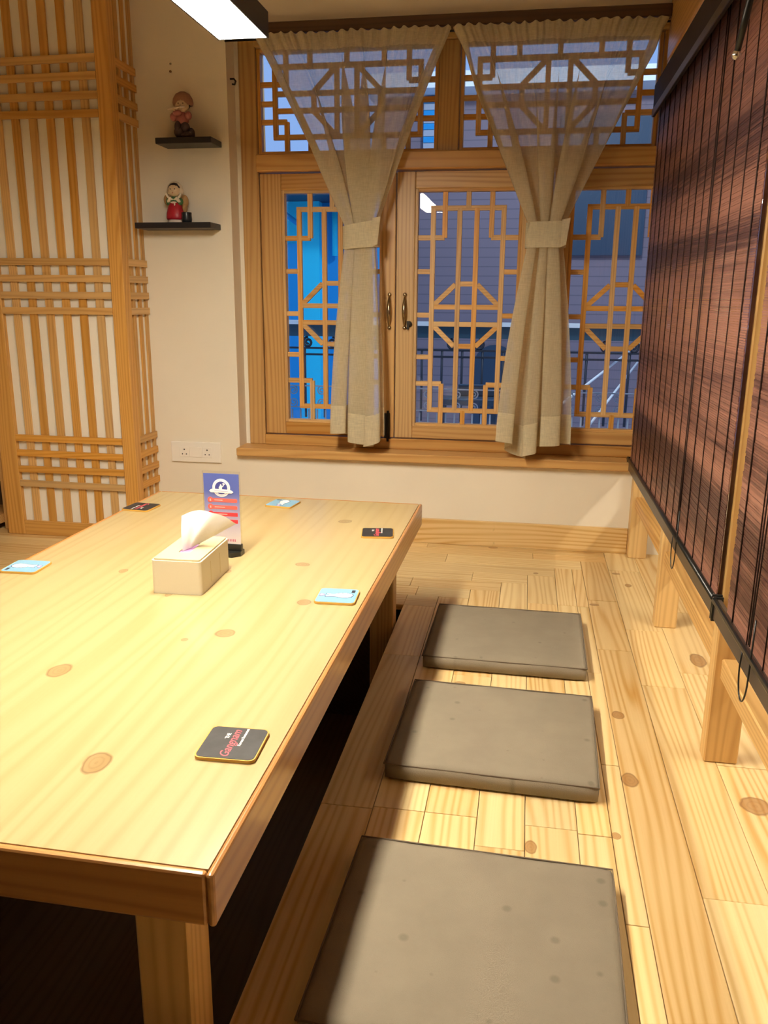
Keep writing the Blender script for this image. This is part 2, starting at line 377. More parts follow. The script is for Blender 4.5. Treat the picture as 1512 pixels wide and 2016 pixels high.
struct(box('ceiling', (-3.5, 2.7, -2.3, WY + .22, 2.4, 2.5), M['ceiling']))
# floor base with the leg well left open
PX0, PX1, PY0, PY1 = -1.225, -.372, .10, 2.605
bm = bmesh.new()
bm_box(bm, -3.4, PX0 - .012, -2.2, WY, -.10, -.020)
bm_box(bm, PX1 + .0, 2.6, -2.2, WY, -.10, -.020)
bm_box(bm, PX0 - .012, PX1, PY1 + .0, WY, -.10, -.020)
bm_box(bm, PX0 - .012, PX1, -2.2, PY0, -.10, -.020)
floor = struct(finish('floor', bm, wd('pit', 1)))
def plank(x0, x1, y0, y1, axis):
    g = .0007; dz = random.uniform(-.0006, .0004)
    box('plank', (x0 + g, x1 - g, y0 + g, y1 - g, -.020, dz), wd('floor', axis), floor, bevel=.0006)
def run(fixed0, fixed1, a, b_, axis, cuts=None, lo=.35, hi=.9):
    """a row of planks end to end between a and b_"""
    if cuts is None:
        cuts = []; p = a + random.uniform(.15, hi)
        while p < b_ - .12: cuts.append(p); p += random.uniform(lo, hi)
    e = [a] + list(cuts) + [b_]
    for p, q in zip(e[:-1], e[1:]):
        if axis == 1: plank(fixed0, fixed1, p, q, 1)
        else: plank(p, q, fixed0, fixed1, 0)
# rows beside the window wall, their right ends stepping up to the wall
rows = [(2.605, 2.705, -.264, (-.9, -.372)), (2.705, 2.80, -.159, (-1.0, -.345)), (2.80, 2.897, -.054, (-1.2, -.378, -.07)), (2.897, 2.998, .040, (-.8, -.163)),
        (2.998, 3.102, .141, (-1.3, -.47)), (3.102, 3.21, .245, (-.95, -.28)), (3.21, 3.285, .345, (-1.1, .06)), (3.285, WY, .345, (-.6, -.375))]
for y0, y1, xr, cuts in rows:
    run(y0, y1, -3.4, xr, 0, [-2.6, -1.9] + [c for c in cuts if c < xr - .03])
# columns running towards the window under the cushions
run(PX1, -.264, .0, 2.605, 1, [.75, 1.45, 2.2])
cols = [(-.264, -.159, 2.705, [.55, 1.02, 1.458, 1.85, 2.3]), (-.159, -.054, 2.80, [.7, 1.459, 1.76, 2.1, 2.5]), (-.054, .040, 2.897, [.5, .95, 1.37, 1.72, 2.25, 2.62]),
        (.040, .141, 2.998, [.8, 1.451, 1.9, 2.33, 2.7]), (.141, .206, 3.102, [.62, 1.442, 2.02, 2.7]), (.206, .245, 3.102, [.55, 1.21, 1.704, 2.182, 2.7])]
for x0, x1, yt, cuts in cols: run(x0, x1, .0, yt, 1, cuts)
run(.245, .345, .0, 3.21, 1, [.7, 2.35, 2.77])
x = .345
while x < 1.49:
    run(x, x + .115, .0, WY, 1); x += .115
for i in range(8): run(1.495 + .138 * i, 1.495 + .138 * (i + 1), -2.2, WY, 1, lo=1.2, hi=2.2)
# left platform
for i in range(15):
    x0 = PX0 - .145 * (i + 1); run(x0, x0 + .145, -.4, 2.605, 1, lo=.5, hi=1.3)
# leg well
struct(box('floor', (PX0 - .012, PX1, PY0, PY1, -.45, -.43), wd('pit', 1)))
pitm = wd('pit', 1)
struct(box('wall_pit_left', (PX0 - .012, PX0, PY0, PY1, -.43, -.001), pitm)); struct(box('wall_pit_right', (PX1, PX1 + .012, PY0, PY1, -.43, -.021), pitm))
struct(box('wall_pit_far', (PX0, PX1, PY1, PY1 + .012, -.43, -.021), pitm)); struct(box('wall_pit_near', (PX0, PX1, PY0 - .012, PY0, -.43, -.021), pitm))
# skirting
struct(box('baseboard_back', (-1.58, .434, WY - .016, WY, 0, .106), wd('floor', 0), bevel=.002))

# ------------------------------------------------------------------ window
win = thing('window_1', 'carved wooden lattice window with three casements and two top lights', 'window', (-.26, 3.46, .385)); del win['category']; struct(win)
fx, fy, fz = wd('frame', 0), wd('frame', 1), wd('frame', 2)
GY = 3.484
box('jamb', (-1.183, -1.112, 3.448, 3.56, .38, 1.995), fz, win, .003)
box('plaster_return', (-1.2, -1.183, 3.452, 3.56, .38, 1.995), M['wall'], win)
box('jamb', (.62, .68, 3.43, 3.56, .38, 1.995), fz, win, .003)
box('head', (-1.112, .62, 3.43, 3.56, 1.945, 1.995), fx, win, .003)
box('bottom_rail', (-1.112, .62, 3.44, 3.56, .38, .424), fx, win, .003)
box('transom', (-1.112, .62, 3.415, 3.56, 1.49, 1.555), fx, win, .004)
box('mullion', (-.385, -.305, 3.44, 3.56, 1.555, 1.945), fz, win, .003)
box('mullion', (.432, .515, 3.44, 3.56, 1.555, 1.945), fz, win, .003)
box('mullion', (.028, .066, 3.452, 3.56, .424, 1.49), fz, win, .003)
box('sill', (-1.205, .434, 3.325, 3.56, .345, .380), fx, win, .004)
lx, ly, lz = wd('lattice', 0), wd('lattice', 1), wd('lattice', 2)
BW, BD = .0195, .016
YB = 3.470
def lattice(parent, cx, top, mirror_list, singles):
    """bars given as ((x,drop),(x,drop)) from the top centre of the glass"""
    out = []
    for seg in mirror_list:
        out.append(seg); out.append(tuple((-x, d) for x, d in seg))
    for (xa, da), (xb, db) in out + list(singles):
        p = Vector((cx + xa, YB, top - da)); q = Vector((cx + xb, YB, top - db))
        d = q - p
        if abs(d.x) < 1e-5: mt_, dep = lz, BD
        elif abs(d.z) < 1e-5: mt_, dep = lx, BD - .0014
        else: mt_, dep = lx, BD - .0028
        bar('lattice_bar', p, q, BW, dep, mt_, parent, bevel=.0008)
def sash(x0, x1, g0, g1, z0=.428, z1=1.486, gb=.492, gt=1.41, dy=0):
    y0, y1 = 3.452 + dy, 3.497 + dy
    bm = bmesh.new()
    bm_box(bm, x0, g0 - .012, y0, y1, z0, z1)
    st = finish('sash', bm, fz, win, .003, loc=((x0 + g0) / 2, y0, (z0 + z1) / 2))
    box('stile', (g1 + .012, x1, y0, y1, z0, z1), fz, st, .003)
    box('top_rail', (g0 - .012, g1 + .012, y0 + .001, y1, gt + .012, z1), fx, st, .003)
    box('bottom_rail', (g0 - .012, g1 + .012, y0 + .001, y1, z0, gb - .012), fx, st, .003)
    for b4, mt_ in (((g0 - .012, g0, gb - .012, gt + .012), lz), ((g1, g1 + .012, gb - .012, gt + .012), lz), ((g0, g1, gt, gt + .012), lx), ((g0, g1, gb - .012, gb), lx)):
        box('bead', (b4[0], b4[1], y0 + .004, y1 - .006, b4[2], b4[3]), mt_, st, .0012)
    box('pane', (g0 - .004, g1 + .004, GY, GY + .003, gb - .004, gt + .004), M['glass'], st)
    w = (g1 - g0) / 2; H = gt - gb
    mir = [((.034, .061), (.034, .861)), ((.0925, 0), (.0925, .1725)), ((.139, .061), (.139, .861)), ((.0925, .1725), (w, .1725)),
           ((.139, .303), (w, .303)), ((.139, .474), (w, .474)), ((.139, .643), (w, .643)), ((.0925, .752), (w, .752)), ((.0925, .752), (.0925, H)),
           ((.044, .352), (.128, .432)), ((.128, .518), (.044, .598))]
    sing = [((-.149, .061), (.149, .061)), ((0, 0), (0, .061)), ((-.034, .350), (.034, .350)), ((-.139, .441), (.139, .441)), ((-.139, .509), (.139, .509)),
            ((-.034, .597), (.034, .597)), ((-.149, .861), (.149, .861)), ((0, .861), (0, H))]
    lattice(st, (g0 + g1) / 2, gt, mir, sing)
    return st
s1 = sash(-1.108, -.547, -1.008, -.613)
s2 = sash(-.543, .026, -.457, -.060)
s3 = sash(.070, .616, .150, .546)
def toplight(x0, x1, z0=1.557, z1=1.943):
    g0, g1, gb, gt = x0 + .014, x1 - .014, z0 + .012, z1 - .012
    bm = bmesh.new()
    y0, y1 = 3.456, 3.495
    bm_box(bm, x0, g0, y0, y1, z0, z1)
    st = finish('top_light', bm, lz, win, .0015, loc=(x0, y0, (z0 + z1) / 2))
    box('bead', (g1, x1, y0, y1, z0, z1), lz, st, .0012); box('bead', (g0, g1, y0, y1, gt, z1), lx, st, .0012); box('bead', (g0, g1, y0, y1, z0, gb), lx, st, .0012)
    box('pane', (g0, g1, GY, GY + .003, gb, gt), M['glass'], st)
    w, H = (g1 - g0) / 2, gt - gb
    k = w / .365
    mir = [((.042 * k, .053), (.042 * k, H - .053)), ((.155 * k, 0), (.155 * k, .053)), ((.257 * k, 0), (.257 * k, .115)), ((.306 * k, .053), (.306 * k, H - .053)),
           ((.257 * k, .115), (w, .115)), ((.306 * k, .185), (w, .185)), ((.257 * k, H - .11), (w, H - .11)), ((.257 * k, H - .11), (.257 * k, H)), ((.155 * k, H - .053), (.155 * k, H)),
           ((.05 * k, .06), (.14 * k, .145)), ((.14 * k, H - .145), (.05 * k, H - .06)), ((.14 * k, .15), (.14 * k, H - .15))]
    sing = [((-.316 * k, .053), (.316 * k, .053)), ((0, 0), (0, .053)), ((-.306 * k, .150), (.306 * k, .150)), ((-.306 * k, H - .15), (.306 * k, H - .15)),
            ((-.316 * k, H - .053), (.316 * k, H - .053)), ((0, H - .053), (0, H))]
    lattice(st, (g0 + g1) / 2, gt, mir, sing)
toplight(-1.110, -.387); toplight(-.303, .430)
# handles, hinge, catches
def handle(px, parent):
    c = atY(px, 613, 3.452); z = c.z
    pts = []; rad = []
    for i in range(13):
        t = i / 12
        pts.append((c.x, 3.450 - .022 * max(0, math.sin(PI * t)) ** .7, z + .062 - .124 * t)); rad.append(.0042 + .0048 * max(0, math.sin(PI * t)) ** 1.5)
    h = tube('handle', pts, rad, M['bronze'], parent, 10)
    for s in (-1, 1):
        bm = bmesh.new(); bm_ball(bm, (c.x, 3.449, z + s * .066), (.0085, .006, .0085)); finish('rosette', bm, M['bronze'], h, smooth=True)
handle(767, s1); handle(797, s2)
bm = bmesh.new(); bm_ball(bm, atY(806, 638, 3.446), (.011, .007, .012)); bm_box(bm, *(lambda p: (p.x - .004, p.x + .004, 3.440, 3.452, p.z - .018, p.z + .016))(atY(803, 640, 3.446))); finish('latch', bm, M['iron'], s2)
p = atY(762, 836, 3.45)
box('hinge', (p.x - .012, p.x + .012, 3.444, 3.452, p.z - .06, p.z + .05), M['iron'], s1, .002)
tube('hinge_pin', [(p.x + .004, 3.441, p.z - .07), (p.x + .004, 3.441, p.z + .06)], .005, M['iron'], s1)
p = atY(480, 160, 3.40)
tube('curtain_hook', [(-1.2, p.y, p.z + .01), (-1.185, p.y, p.z + .01), (-1.176, p.y - .004, p.z), (-1.18, p.y - .006, p.z - .012), (-1.19, p.y - .006, p.z - .01)], .0035, M['iron'], win)
w2_ = thing('window_2', 'plain wooden window of the next bay glimpsed through the bamboo blind', 'window', (1.32, 3.46, .385)); del w2_['category']; struct(w2_)
for b6, m_ in (((.74, .80, 3.43, 3.56, .345, 1.995), fz), ((1.84, 1.9, 3.43, 3.56, .345, 1.995), fz), ((.80, 1.84, 3.43, 3.56, .345, .42), fx), ((.80, 1.84, 3.43, 3.56, 1.93, 1.995), fx), ((.80, 1.84, 3.43, 3.56, 1.49, 1.555), fx), ((1.29, 1.35, 3.44, 3.56, .42, 1.49), fz)):
    box('frame_member', b6, m_, w2_, .003)
for xa, xb, za_, zb_ in ((.80, 1.29, .42, 1.49), (1.35, 1.84, .42, 1.49), (.80, 1.84, 1.555, 1.93)): box('pane', (xa, xb, GY, GY + .003, za_, zb_), M['glass'], w2_)
# dark pelmet beam over the curtains
struct(box('trim_1', (-1.2, .434, 3.318, WY, 1.955, 1.995), wd('dark', 0), bevel=.003))

# ------------------------------------------------------------------ curtains
def lerp(tab, z):
    for (za, va), (zb, vb) in zip(tab[:-1], tab[1:]):
        if za >= z >= zb:
            t = (za - z) / (za - zb); t2 = t * t * (3 - 2 * t)
            return va + (vb - va) * (t if abs(va - vb) > 9 else t)
    return tab[-1][1] if z < tab[-1][0] else tab[0][1]
def curtain(name, label, top, gath, low, zb, seed, tie_tilt, bottom_wave):
    """top/gath/low = (x left, x right) of the panel at the rod, at the tie and at the hem"""
    rnd = random.Random(seed)
    Y0 = 3.315; ZT, ZG0, ZG1 = 1.950, 1.275, 1.185
    n = 5; ph = rnd.uniform(0, 6)
    wob = [rnd.uniform(-.35, .35) for _ in range(12)]
    def point(s, z, off=0.0):
        if z >= ZG0:
            t = max(0.0, (ZT - z) / (ZT - ZG0))
            xl = top[0] + (gath[0] - top[0]) * t ** .96; xr = top[1] + (gath[1] - top[1]) * t ** .96
            a = .13 * max(0, t - .06) ** .8; bb = .007 + .026 * t
        elif z >= ZG1:
            t = 1; xl, xr = gath; a = .13; bb = .026
        else:
            u = (ZG1 - z) / (ZG1 - zb)
            e = 1 - (1 - u) ** 1.6
            xl = gath[0] + (low[0] - gath[0]) * e; xr = gath[1] + (low[1] - gath[1]) * e; a = .13 - .03 * u; bb = .024 + .014 * u; t = 1
        th = 2 * PI * (n / 2) * s * 2 * .5 + ph
        th = 2 * PI * (n * .62) * (s + .035 * math.sin(2 * PI * s * 1.7 + wob[0] * 9)) + ph
        x = s - a * math.sin(2 * th) * (1 + .4 * math.sin(5 * s + wob[1] * 8))
        x = min(max(x, -.02), 1.02)
        y = bb * math.sin(th)
        if z > ZG0 + .1:   # small gathers on the rod
            k = (z - ZG0 - .1) / (ZT - ZG0 - .1)
            y += .004 * k * math.sin(2 * PI * 23 * s + wob[2] * 5) + .003 * k * math.sin(2 * PI * 37 * s + 1)
        yy = Y0 + y - off
        if z < ZG1: yy -= .012 * (ZG1 - z) / (ZG1 - zb)
        return Vector((xl + (xr - xl) * x, min(yy, 3.40), z))
    NS = 220
    def sheet(nm, zs, mat, parent, off=0.0, sa=0.0, sb=1.0):
        bm = bmesh.new(); prev = None; NS = max(6, int(220 * (sb - sa)))
        for z in zs:
            row = []
            for i in range(NS + 1):
                s = sa + (sb - sa) * i / NS; zz = z
                if z < ZG1: zz = z + bottom_wave(s) * ((ZG1 - z) / (ZG1 - zb))
                if z > 1.93: zz = z + .004 * math.sin(s * 120 + seed)
                p = point(s, z, off); p.z = zz
                row.append(bm.verts.new(p))
            if prev:
                for i in range(NS): bm.faces.new((prev[i], prev[i + 1], row[i + 1], row[i]))
            prev = row
        return finish(nm, bm, mat, parent, smooth=True)
    root = thing(name, label, 'curtain', ((gath[0] + gath[1]) / 2, Y0, zb), group='linen curtains at the window')
    zs = [ZT - (ZT - ZG0) * k / 40 for k in range(41)] + [1.23] + [ZG1 - (ZG1 - zb) * k / 34 for k in range(35)]
    sheet('cloth', zs, M['linen'], root)
    sheet('header', [ZT + .002 - .058 * k / 4 for k in range(5)], M['linen_hem'], root, .010)
    zh = zb + .115
    sheet('hem', [zh - (zh - zb) * k / 6 for k in range(7)], M['linen_hem'], root, .0025)
    for sa, sb in ((0, .05), (.955, 1)): sheet('side_hem', zs[:42] , M['linen_hem'], root, .0025, sa, sb)
    # tie band
    cx, w = (gath[0] + gath[1]) / 2, (gath[1] - gath[0]) / 2 + .010
    bm = bmesh.new(); ring = []
    for k in range(28):
        an = 2 * PI * k / 28
        x = cx + w * math.copysign(abs(math.cos(an)) ** .6, math.cos(an)); y = Y0 + .041 * math.copysign(abs(math.sin(an)) ** .7, math.sin(an))
        tl = tie_tilt * (x - cx) / w
        ring.append([bm.verts.new((x + (f - .5) * .008 * (1 if x < cx else -1) * 0, y, ZG1 + .004 + tl * (.4 + .6 * f) + (.092) * f)) for f in (0, .5, 1)])
    for k in range(28):
        for j in range(2): bm.faces.new((ring[k][j], ring[(k + 1) % 28][j], ring[(k + 1) % 28][j + 1], ring[k][j + 1]))
    finish('tie_band', bm, M['linen_hem'], root, smooth=True)
    # loose end of the band
    bm = bmesh.new(); x1 = cx + w
    q = [(x1 - .02, Y0 - .043, ZG1 + tie_tilt + .100), (x1 + .010, Y0 - .040, ZG1 + tie_tilt + .106), (x1 - .002, Y0 - .040, ZG1 + tie_tilt * .4 + .012), (x1 - .022, Y0 - .043, ZG1 + tie_tilt * .4 + .004)]
    bm.faces.new([bm.verts.new(v) for v in q]); finish('band_end', bm, M['linen_hem'], root)
    return root
def wave_l(s): return -.045 * math.exp(-((s - .72) / .2) ** 2) + .012 * math.sin(9 * s)
def wave_r(s): return -.060 * math.exp(-((s - .30) / .17) ** 2) - .02 * s + .012 * math.sin(8 * s + 1)
curtain('curtain', 'sheer beige linen curtain tied back before the leftmost casement', (-1.072, -.331), (-.722, -.598), (-.782, -.562), .455, 3, .012, wave_l)
curtain('curtain', 'sheer beige linen curtain tied back before the middle mullion, next to the blind', (-.324, .424), (-.022, .110), (-.104, .178), .455, 11, .002, wave_r)
rod = tube('curtain_rod', [(-1.19, 3.326, 1.940), (.43, 3.326, 1.940)], .004, M['iron'])
tag(rod, 'thin dark curtain rod running through the curtain headers', 'curtain rod')

# ------------------------------------------------------------------ lattice clad column
CYF, CXR = 3.142, -1.575
col = thing('lattice_column', 'white column clad in honey coloured wooden lattice slats', 'column', (-1.85, 3.26, 0))
box('core', (-2.155, CXR - .014, CYF + .014, WY, 0, 2.4), M['plaster'], col)
cz_, cx_, cy_ = wd('column', 2), wd('column', 0), wd('column', 1)
box('corner_post', (CXR - .052, CXR + .004, CYF - .006, CYF + .050, 0, 2.4), cz_, col, .003)
box('corner_post', (-2.184, -2.105, CYF - .006, CYF + .050, 0, 2.4), cz_, col, .003)
x0, x1 = -2.105, CXR - .052
gap = (x1 - x0) / (7 + 6 * .74); sl = gap * .74
for i in range(6):
    xa = x0 + gap * (i + 1) + sl * i
    tl = random.uniform(-.003, .003)
    bar('slat', (xa + sl / 2 + tl, CYF + .008, .06), (xa + sl / 2 - tl, CYF + .008, 2.4), sl, .010, cz_, col)
H_LEV = (.416, .351, .283, .219, 1.132, 1.068, 1.003, .942, 1.859, 1.799, 1.732, 1.671)
for z in [1 + (h_ - 1) * 3.142 / 3.172 for h_ in H_LEV]:
    dz = random.uniform(-.002, .002)
    bar('slat', (x0, CYF - .001, z + dz), (x1, CYF - .001, z - dz), .027, .010, cx_, col)
    bar('slat', (CXR - .003, CYF + .05, z), (CXR - .003, WY - .001, z), .027, .010, cy_, col, depth_axis=Vector((1, 0, 0)))
for i in range(3):
    y = CYF + .050 + .045 + i * .056
    bar('slat', (CXR - .010, y, .06), (CXR - .010, y, 2.4), .022, .008, cz_, col, depth_axis=Vector((1, 0, 0)))
box('base_board', (x0, x1, CYF - .004, CYF + .012, 0, .062), cx_, col, .002)
box('base_board', (CXR - .012, CXR + .002, CYF + .05, WY - .017, 0, .062), cy_, col, .002)

# shelf rack at the left edge
rk = thing('shelf_rack', 'wooden open shelf rack left of the lattice column', 'shelf rack', (-2.5, 3.2, 0))
box('side_panel', (-2.84, -2.81, 3.05, WY - .002, 0, 1.9), cz_, rk, .002); box('side_panel', (-2.243, -2.213, 3.20, WY - .002, 0, 1.9), cz_, rk, .002)
for z in (.03, .215, .405, .75, 1.1, 1.5): box('shelf_board', (-2.81, -2.243, 3.05, WY - .012, z, z + .04), cx_, rk, .002)
box('back_panel', (-2.81, -2.243, WY - .012, WY - .002, 0, 1.9), wd('dark', 2), rk)

# ------------------------------------------------------------------ wall shelves, dolls, socket, screws
def wall_shelf(nm, label, p0, p1, zt, th, dep):
    o = box(nm, (p0, p1, WY - dep, WY - .0005, zt - th, zt), M['shelf'], bevel=.0015)
    return tag(o, label, 'shelf', 'black floating shelves')
D = .115
a = atY(305, 271, WY - D); b_ = atY(429, 279, WY)
wall_shelf('wall_shelf', 'small black floating shelf carrying the flute player figurine', a.x, a.x + .226, a.z, .022, D)
z_up = a.z; x_up = a.x
a2 = atY(265, 438, WY - D)
a2.x = max(a2.x, CXR + .012)
wall_shelf('wall_shelf', 'wider black floating shelf carrying the red skirted doll', a2.x, a2.x + .315, a2.z, .022, D)
z_lo = a2.z
MD = {}
for k, c, r in (('skin', (.72, .55, .36), .4), ('hair', (.02, .015, .02), .35), ('hood', (.80, .72, .58), .5), ('green', (.06, .16, .06), .5), ('red', (.42, .012, .03), .4), ('pale', (.80, .68, .60), .5),
                ('tan', (.42, .25, .10), .6), ('pot', (.02, .024, .03), .25), ('rose', (.46, .16, .16), .5), ('hat', (.36, .18, .13), .5), ('trouser', (.07, .05, .06), .6), ('flute', (.85, .74, .66), .3)):
    MD[k] = plain('figurine_' + k, c, r, var=.12, vscale=60)
def blob(nm, parent, mat, balls):
    bm = bmesh.new()
    for c, r in balls: bm_ball(bm, c, r)
    return finish(nm, bm, mat, parent, smooth=True, world=False)
pd = atY(347, 436, WY - .06)
dl = thing('doll_figurine', 'doll figurine in red skirt, green jacket and pale hood on the lower shelf', 'figurine', (pd.x, WY - .062, z_lo), .05); dl.scale = (1.1,) * 3
K = .150 / .15
bm = bmesh.new(); bm_lathe(bm, [(.026, 0), (.027, .006), (.024, .016)], seg=18, sy=.8); finish('feet_base', bm, MD['pale'], dl, smooth=True, world=False)
bm = bmesh.new(); bm_lathe(bm, [(.031, .012), (.0335, .018), (.032, .035), (.026, .056), (.018, .070), (.012, .074)], seg=24, sy=.8); finish('skirt', bm, MD['red'], dl, smooth=True, world=False)
blob('jacket', dl, MD['green'], [((0, 0, .078), (.021, .016, .016)), ((-.021, -.004, .074), (.011, .010, .013)), ((.021, -.004, .074), (.011, .010, .013))])
bm = bmesh.new()
for s in (-1, 1): bm_tube(bm, [(s * .024, -.006, .072), (s * .016, -.014, .078), (s * .011, -.017, .088)], [.0065, .006, .0045], 8)
finish('sleeve', bm, MD['hood'], dl, smooth=True, world=False)
blob('collar_bow', dl, MD['pale'], [((0, -.016, .070), (.012, .004, .0035)), ((.004, -.017, .064), (.003, .003, .007))])
hd = blob('head', dl, MD['skin'], [((0, -.002, .112), (.0235, .020, .022)), ((0, -.022, .110), (.003, .003, .0025))])
bm = bmesh.new(); bm_ball(bm, (0, .003, .1155), (.0255, .021, .0245)); finish('hair', bm, MD['hair'], dl, smooth=True, world=False)
bm = bmesh.new(); bm_lathe(bm, [(.0295, .100), (.031, .112), (.026, .130), (.014, .141), (.002, .145)], (0, .008, 0), 22, sy=.72); finish('hood', bm, MD['hood'], dl, smooth=True, world=False)
bm = bmesh.new(); bm_tube(bm, [(.028 * math.cos(t), -.012, .108 + .028 * math.sin(t)) for t in [PI * (1.08 + .84 * k / 12) for k in range(13)]], .004, 7); finish('scarf', bm, MD['hood'], dl, smooth=True, world=False)
for s in (-1, 1): blob('eye', hd, MD['hair'], [((s * .008, -.0205, .115), (.0022, .0015, .0022))])
blob('mouth', hd, MD['red'], [((0, -.0212, .102), (.0025, .0015, .0014))])
blob('bundle', dl, MD['tan'], [((-.033, .010, .082), (.012, .010, .018))])
blob('bundle', dl, MD['tan'], [((.034, .008, .076), (.014, .011, .022)), ((.033, .006, .052), (.010, .009, .018))])
bm = bmesh.new(); bm_lathe(bm, [(.0, 0), (.0165, .001), (.019, .012), (.018, .026), (.0185, .034), (.0185, .036), (.015, .036), (.012, .030)], (.045, -.012, 0), 18); finish('pot', bm, MD['pot'], dl, smooth=True, world=False)
pu = atY(361, 270, WY - .06)
fl = thing('flute_figurine', 'seated flute player figurine in rose jacket and wide hat on the upper shelf', 'figurine', (pu.x, WY - .064, z_up), .1); fl.scale = (1.13,) * 3
blob('plinth', fl, MD['trouser'], [((.012, 0, .012), (.030, .022, .013)), ((-.008, -.006, .022), (.020, .018, .020)), ((.020, -.004, .014), (.020, .020, .012))])
blob('trousers', fl, MD['trouser'], [((-.012, -.012, .036), (.012, .014, .022)), ((.012, -.008, .036), (.016, .016, .018))])
blob('jacket', fl, MD['rose'], [((0, 0, .064), (.024, .018, .024)), ((-.026, -.008, .070), (.013, .012, .014)), ((.024, -.006, .074), (.012, .012, .014)), ((-.010, -.020, .080), (.016, .008, .010))])
hd = blob('head', fl, MD['skin'], [((.004, -.004, .108), (.024, .021, .023)), ((.002, -.025, .104), (.003, .003, .003))])
blob('hair', fl, MD['hair'], [((.004, .003, .114), (.0275, .0215, .0245))])
bm = bmesh.new(); bm_lathe(bm, [(.034, .108), (.036, .116), (.033, .130), (.024, .144), (.010, .151), (.002, .152)], (.004, .006, 0), 22, sy=.78); finish('hat', bm, MD['hat'], fl, smooth=True, world=False)
for s in (-1, 1): blob('eye', hd, MD['hair'], [((.004 + s * .008, -.0235, .110), (.0028, .0014, .0012))])
tube('flute', [(-.040, -.030, .090), (.020, -.030, .098)], .0026, MD['flute'], fl, world=False)
blob('hand', fl, MD['skin'], [((-.018, -.028, .090), (.006, .005, .005)), ((.002, -.028, .092), (.006, .005, .005))])
blob('bag', fl, MD['trouser'], [((.032, -.006, .018), (.012, .012, .018))])
# socket plate
p0, p1 = atY(338, 868, WY), atY(437, 911, WY)
so = thing('socket_plate', 'white twin power socket plate on the wall under the shelves', 'socket', ((p0.x + p1.x) / 2, WY, (p0.z + p1.z) / 2))
cx, cz = so.location.x, so.location.z; w2, h2 = (p1.x - p0.x) / 2, .044
box('plate', (cx - w2, cx + w2, WY - .010, WY, cz - h2, cz + h2), M['white_plastic'], so, .0025, 2)
box('blank_module', (cx - .028, cx + .028, WY - .0125, WY - .0095, cz - .022, cz + .022), M['white_plastic'], so, .001)
for s in (-1, 1):
    sk = box('socket_module', (cx + s * .052 - .022, cx + s * .052 + .022, WY - .0118, WY - .0095, cz - .022, cz + .022), M['white_plastic'], so, .001)
    for dx, dz, r_ in ((0, .011, .0032), (-.009, -.009, .0027), (.009, -.009, .0027)):
        tube('pin_hole', [(cx + s * .052 + dx, WY - .0123, cz + dz), (cx + s * .052 + dx, WY - .0112, cz + dz)], r_, M['hole'], sk, 10)
for (u, v, r_) in ((336, 126, .0035), (336, 141, .0048)):
    p = atY(u, v, WY); o = tube('wall_screw', [(p.x, WY - .004, p.z), (p.x, WY + .001, p.z)], r_, M['bronze'], seg=10)
    tag(o, 'smaller screw head higher on the wall above the shelves' if r_ < .004 else 'larger screw head just above the flute player figurine', 'screw')

# ------------------------------------------------------------------ partition on the right : posts, rails, beam
par = thing('wooden_partition', 'pine post and rail partition carrying the bamboo blinds', 'partition', (.47, 1.8, 0))
pz, py, px = wd('post', 2), wd('post', 1), wd('post', 0)
box('post', (.435, .505, 3.292, WY - .002, 0, 1.822), pz, par, .003)
box('post', (.433, .505, 1.757, 1.803, 0, 1.822), pz, par, .003)
box('post', (.436, .503, 2.556, 2.602, 0, 1.822), pz, par, .003)
box('post', (.433, .505, .15, .196, 0, 1.822), pz, par, .003)
for y0, y1 in ((2.602, 3.292), (1.803, 2.556), (.196, 1.757)):
    box('low_rail', (.447, .505, y0, y1, .205, .252), py, par, .003)
    if y0 < 2.5: box('upper_rail', (.484, .505, y0, y1, .292, .332), py, par, .002)
box('top_beam', (.433, .52, -.4, WY - .002, 1.822, 2.10), wd('frame', 1), par, .003)
box('cap_board', (.40, .433, -.4, WY - .06, 2.02, 2.10), wd('frame', 1), par, .003)

